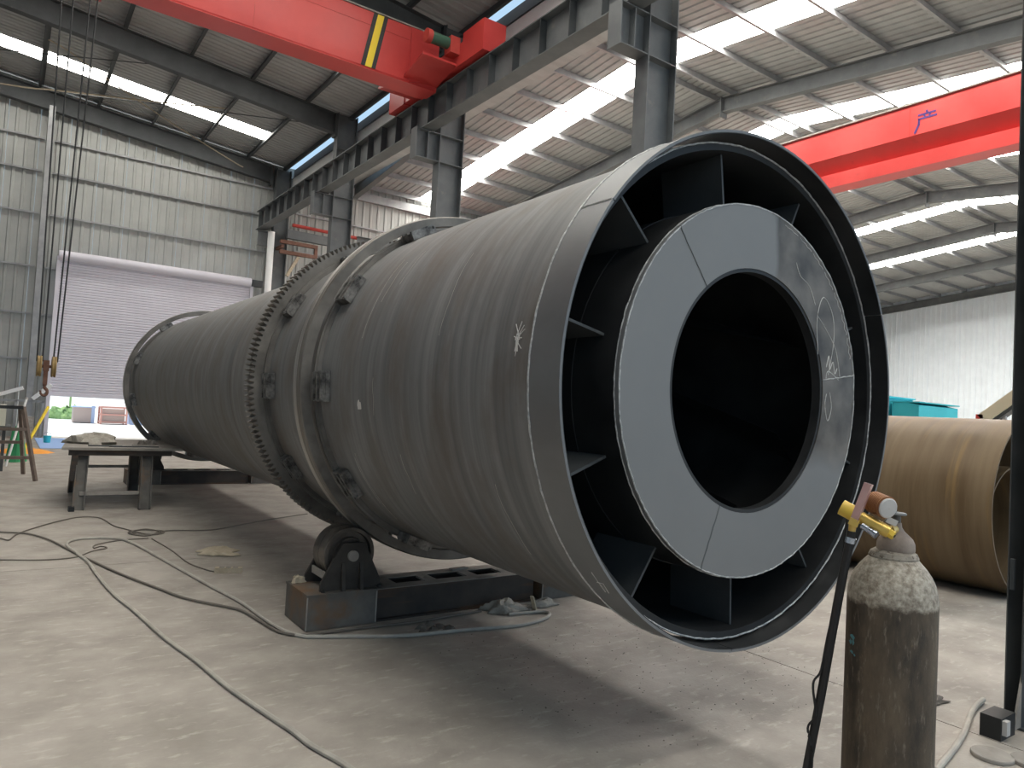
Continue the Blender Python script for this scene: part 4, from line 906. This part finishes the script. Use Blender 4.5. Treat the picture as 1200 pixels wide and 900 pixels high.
MB().box(4.11, 4.28, 1.49, 1.585, .0, .11).build('body', 'black_steel', bx_, smooth=False)
MB().box(4.12, 4.16, 1.468, 1.49, .03, .10).build('wrapping', 'grey_plastic', bx_, smooth=False)
rag('cloth_scrap', (4.34, 1.90, 0), .07, .035, .02, 15, 'clod', 'dark twisted scrap of cloth on the floor behind the crate')

# ------------------------------------------------------------------ rusty rolled shell beyond
RS = root('rolled_shell', (8.07, 4.5, 0), 'large rusty brown rolled steel shell lying on the floor behind the drum mouth', 'shell')
MB().lathe([(.839, 2.74), (.839, 6.8), (.823, 6.8), (.823, 2.74)], (8.07, 0, .839), YD, 96, closed=False, wrap=True).build('outer_plate', 'rust_shell', RS)
MB().lathe([(.840, 4.62), (.844, 4.625), (.844, 4.64), (.840, 4.645)], (8.07, 0, .839), YD, 96, closed=False).build('weld_seam', 'rust_dark', RS)
IS = root('rolled_shell', (8.05, 4.2, .016), 'smaller rusty plate roll nested inside the large rusty shell', 'shell')
MB().lathe([(.60, 2.86), (.60, 5.6), (.588, 5.6), (.588, 2.86)], (8.05, 0, .62), YD, 80, closed=False, wrap=True).build('plate', 'rust_shell', IS)
MB().box(7.45, 7.46, 2.9, 5.5, .56, .60).build('edge_seam', 'rust_dark', IS, smooth=False)
# machines standing in the far hall
t1 = root('teal_machine', (20, 9.9, 0), 'taller teal machine housing seen over the rusty shell beside the drum', 'machine')
MB().box(19.2, 20.6, 9.83, 10.9, 0, 2.42).build('housing', 'teal', t1, smooth=False); MB().box(19.15, 20.65, 9.78, 10.95, 2.42, 2.46).build('lid', 'teal', t1, smooth=False); MB().box(19.19, 19.2, 10.1, 10.4, 1.95, 2.2).build('vent', 'steel_dark', t1, smooth=False)
t2 = root('teal_machine', (20, 9.4, 0), 'lower long teal machine housing right of the taller teal one', 'machine')
MB().prism([(9.05, 0), (9.74, 0), (9.74, 2.28), (9.35, 2.30), (9.05, 2.24)], 19.3, 21.5, 'x').build('housing', 'teal', t2, smooth=False); MB().box(19.25, 21.55, 9.02, 9.77, 2.30, 2.33).build('lid', 'teal', t2, smooth=False)
cv = root('conveyor', (20, 7.3, 0), 'cream inclined conveyor arm rising behind the rusty shell at the right edge', 'conveyor')
MB().bar((20, 7.78, 1.94), (20, 6.2, 3.28), .5, .26).build('arm', 'cream', cv, smooth=False); MB().bar((20, 7.70, 1.80), (20, 6.2, 3.06), .35, .10).build('underframe', 'steel_dark', cv, smooth=False)
MB().box(19.75, 20.25, 7.74, 7.90, 1.82, 2.06).build('end_cap', 'red_rough', cv, smooth=False)
for y, z in ((7.34, 2.05), (6.5, 2.75)): MB().bar((20, y, 0), (20, y+.02, z), .08, .08).build('leg', 'grey_plastic', cv, smooth=False)
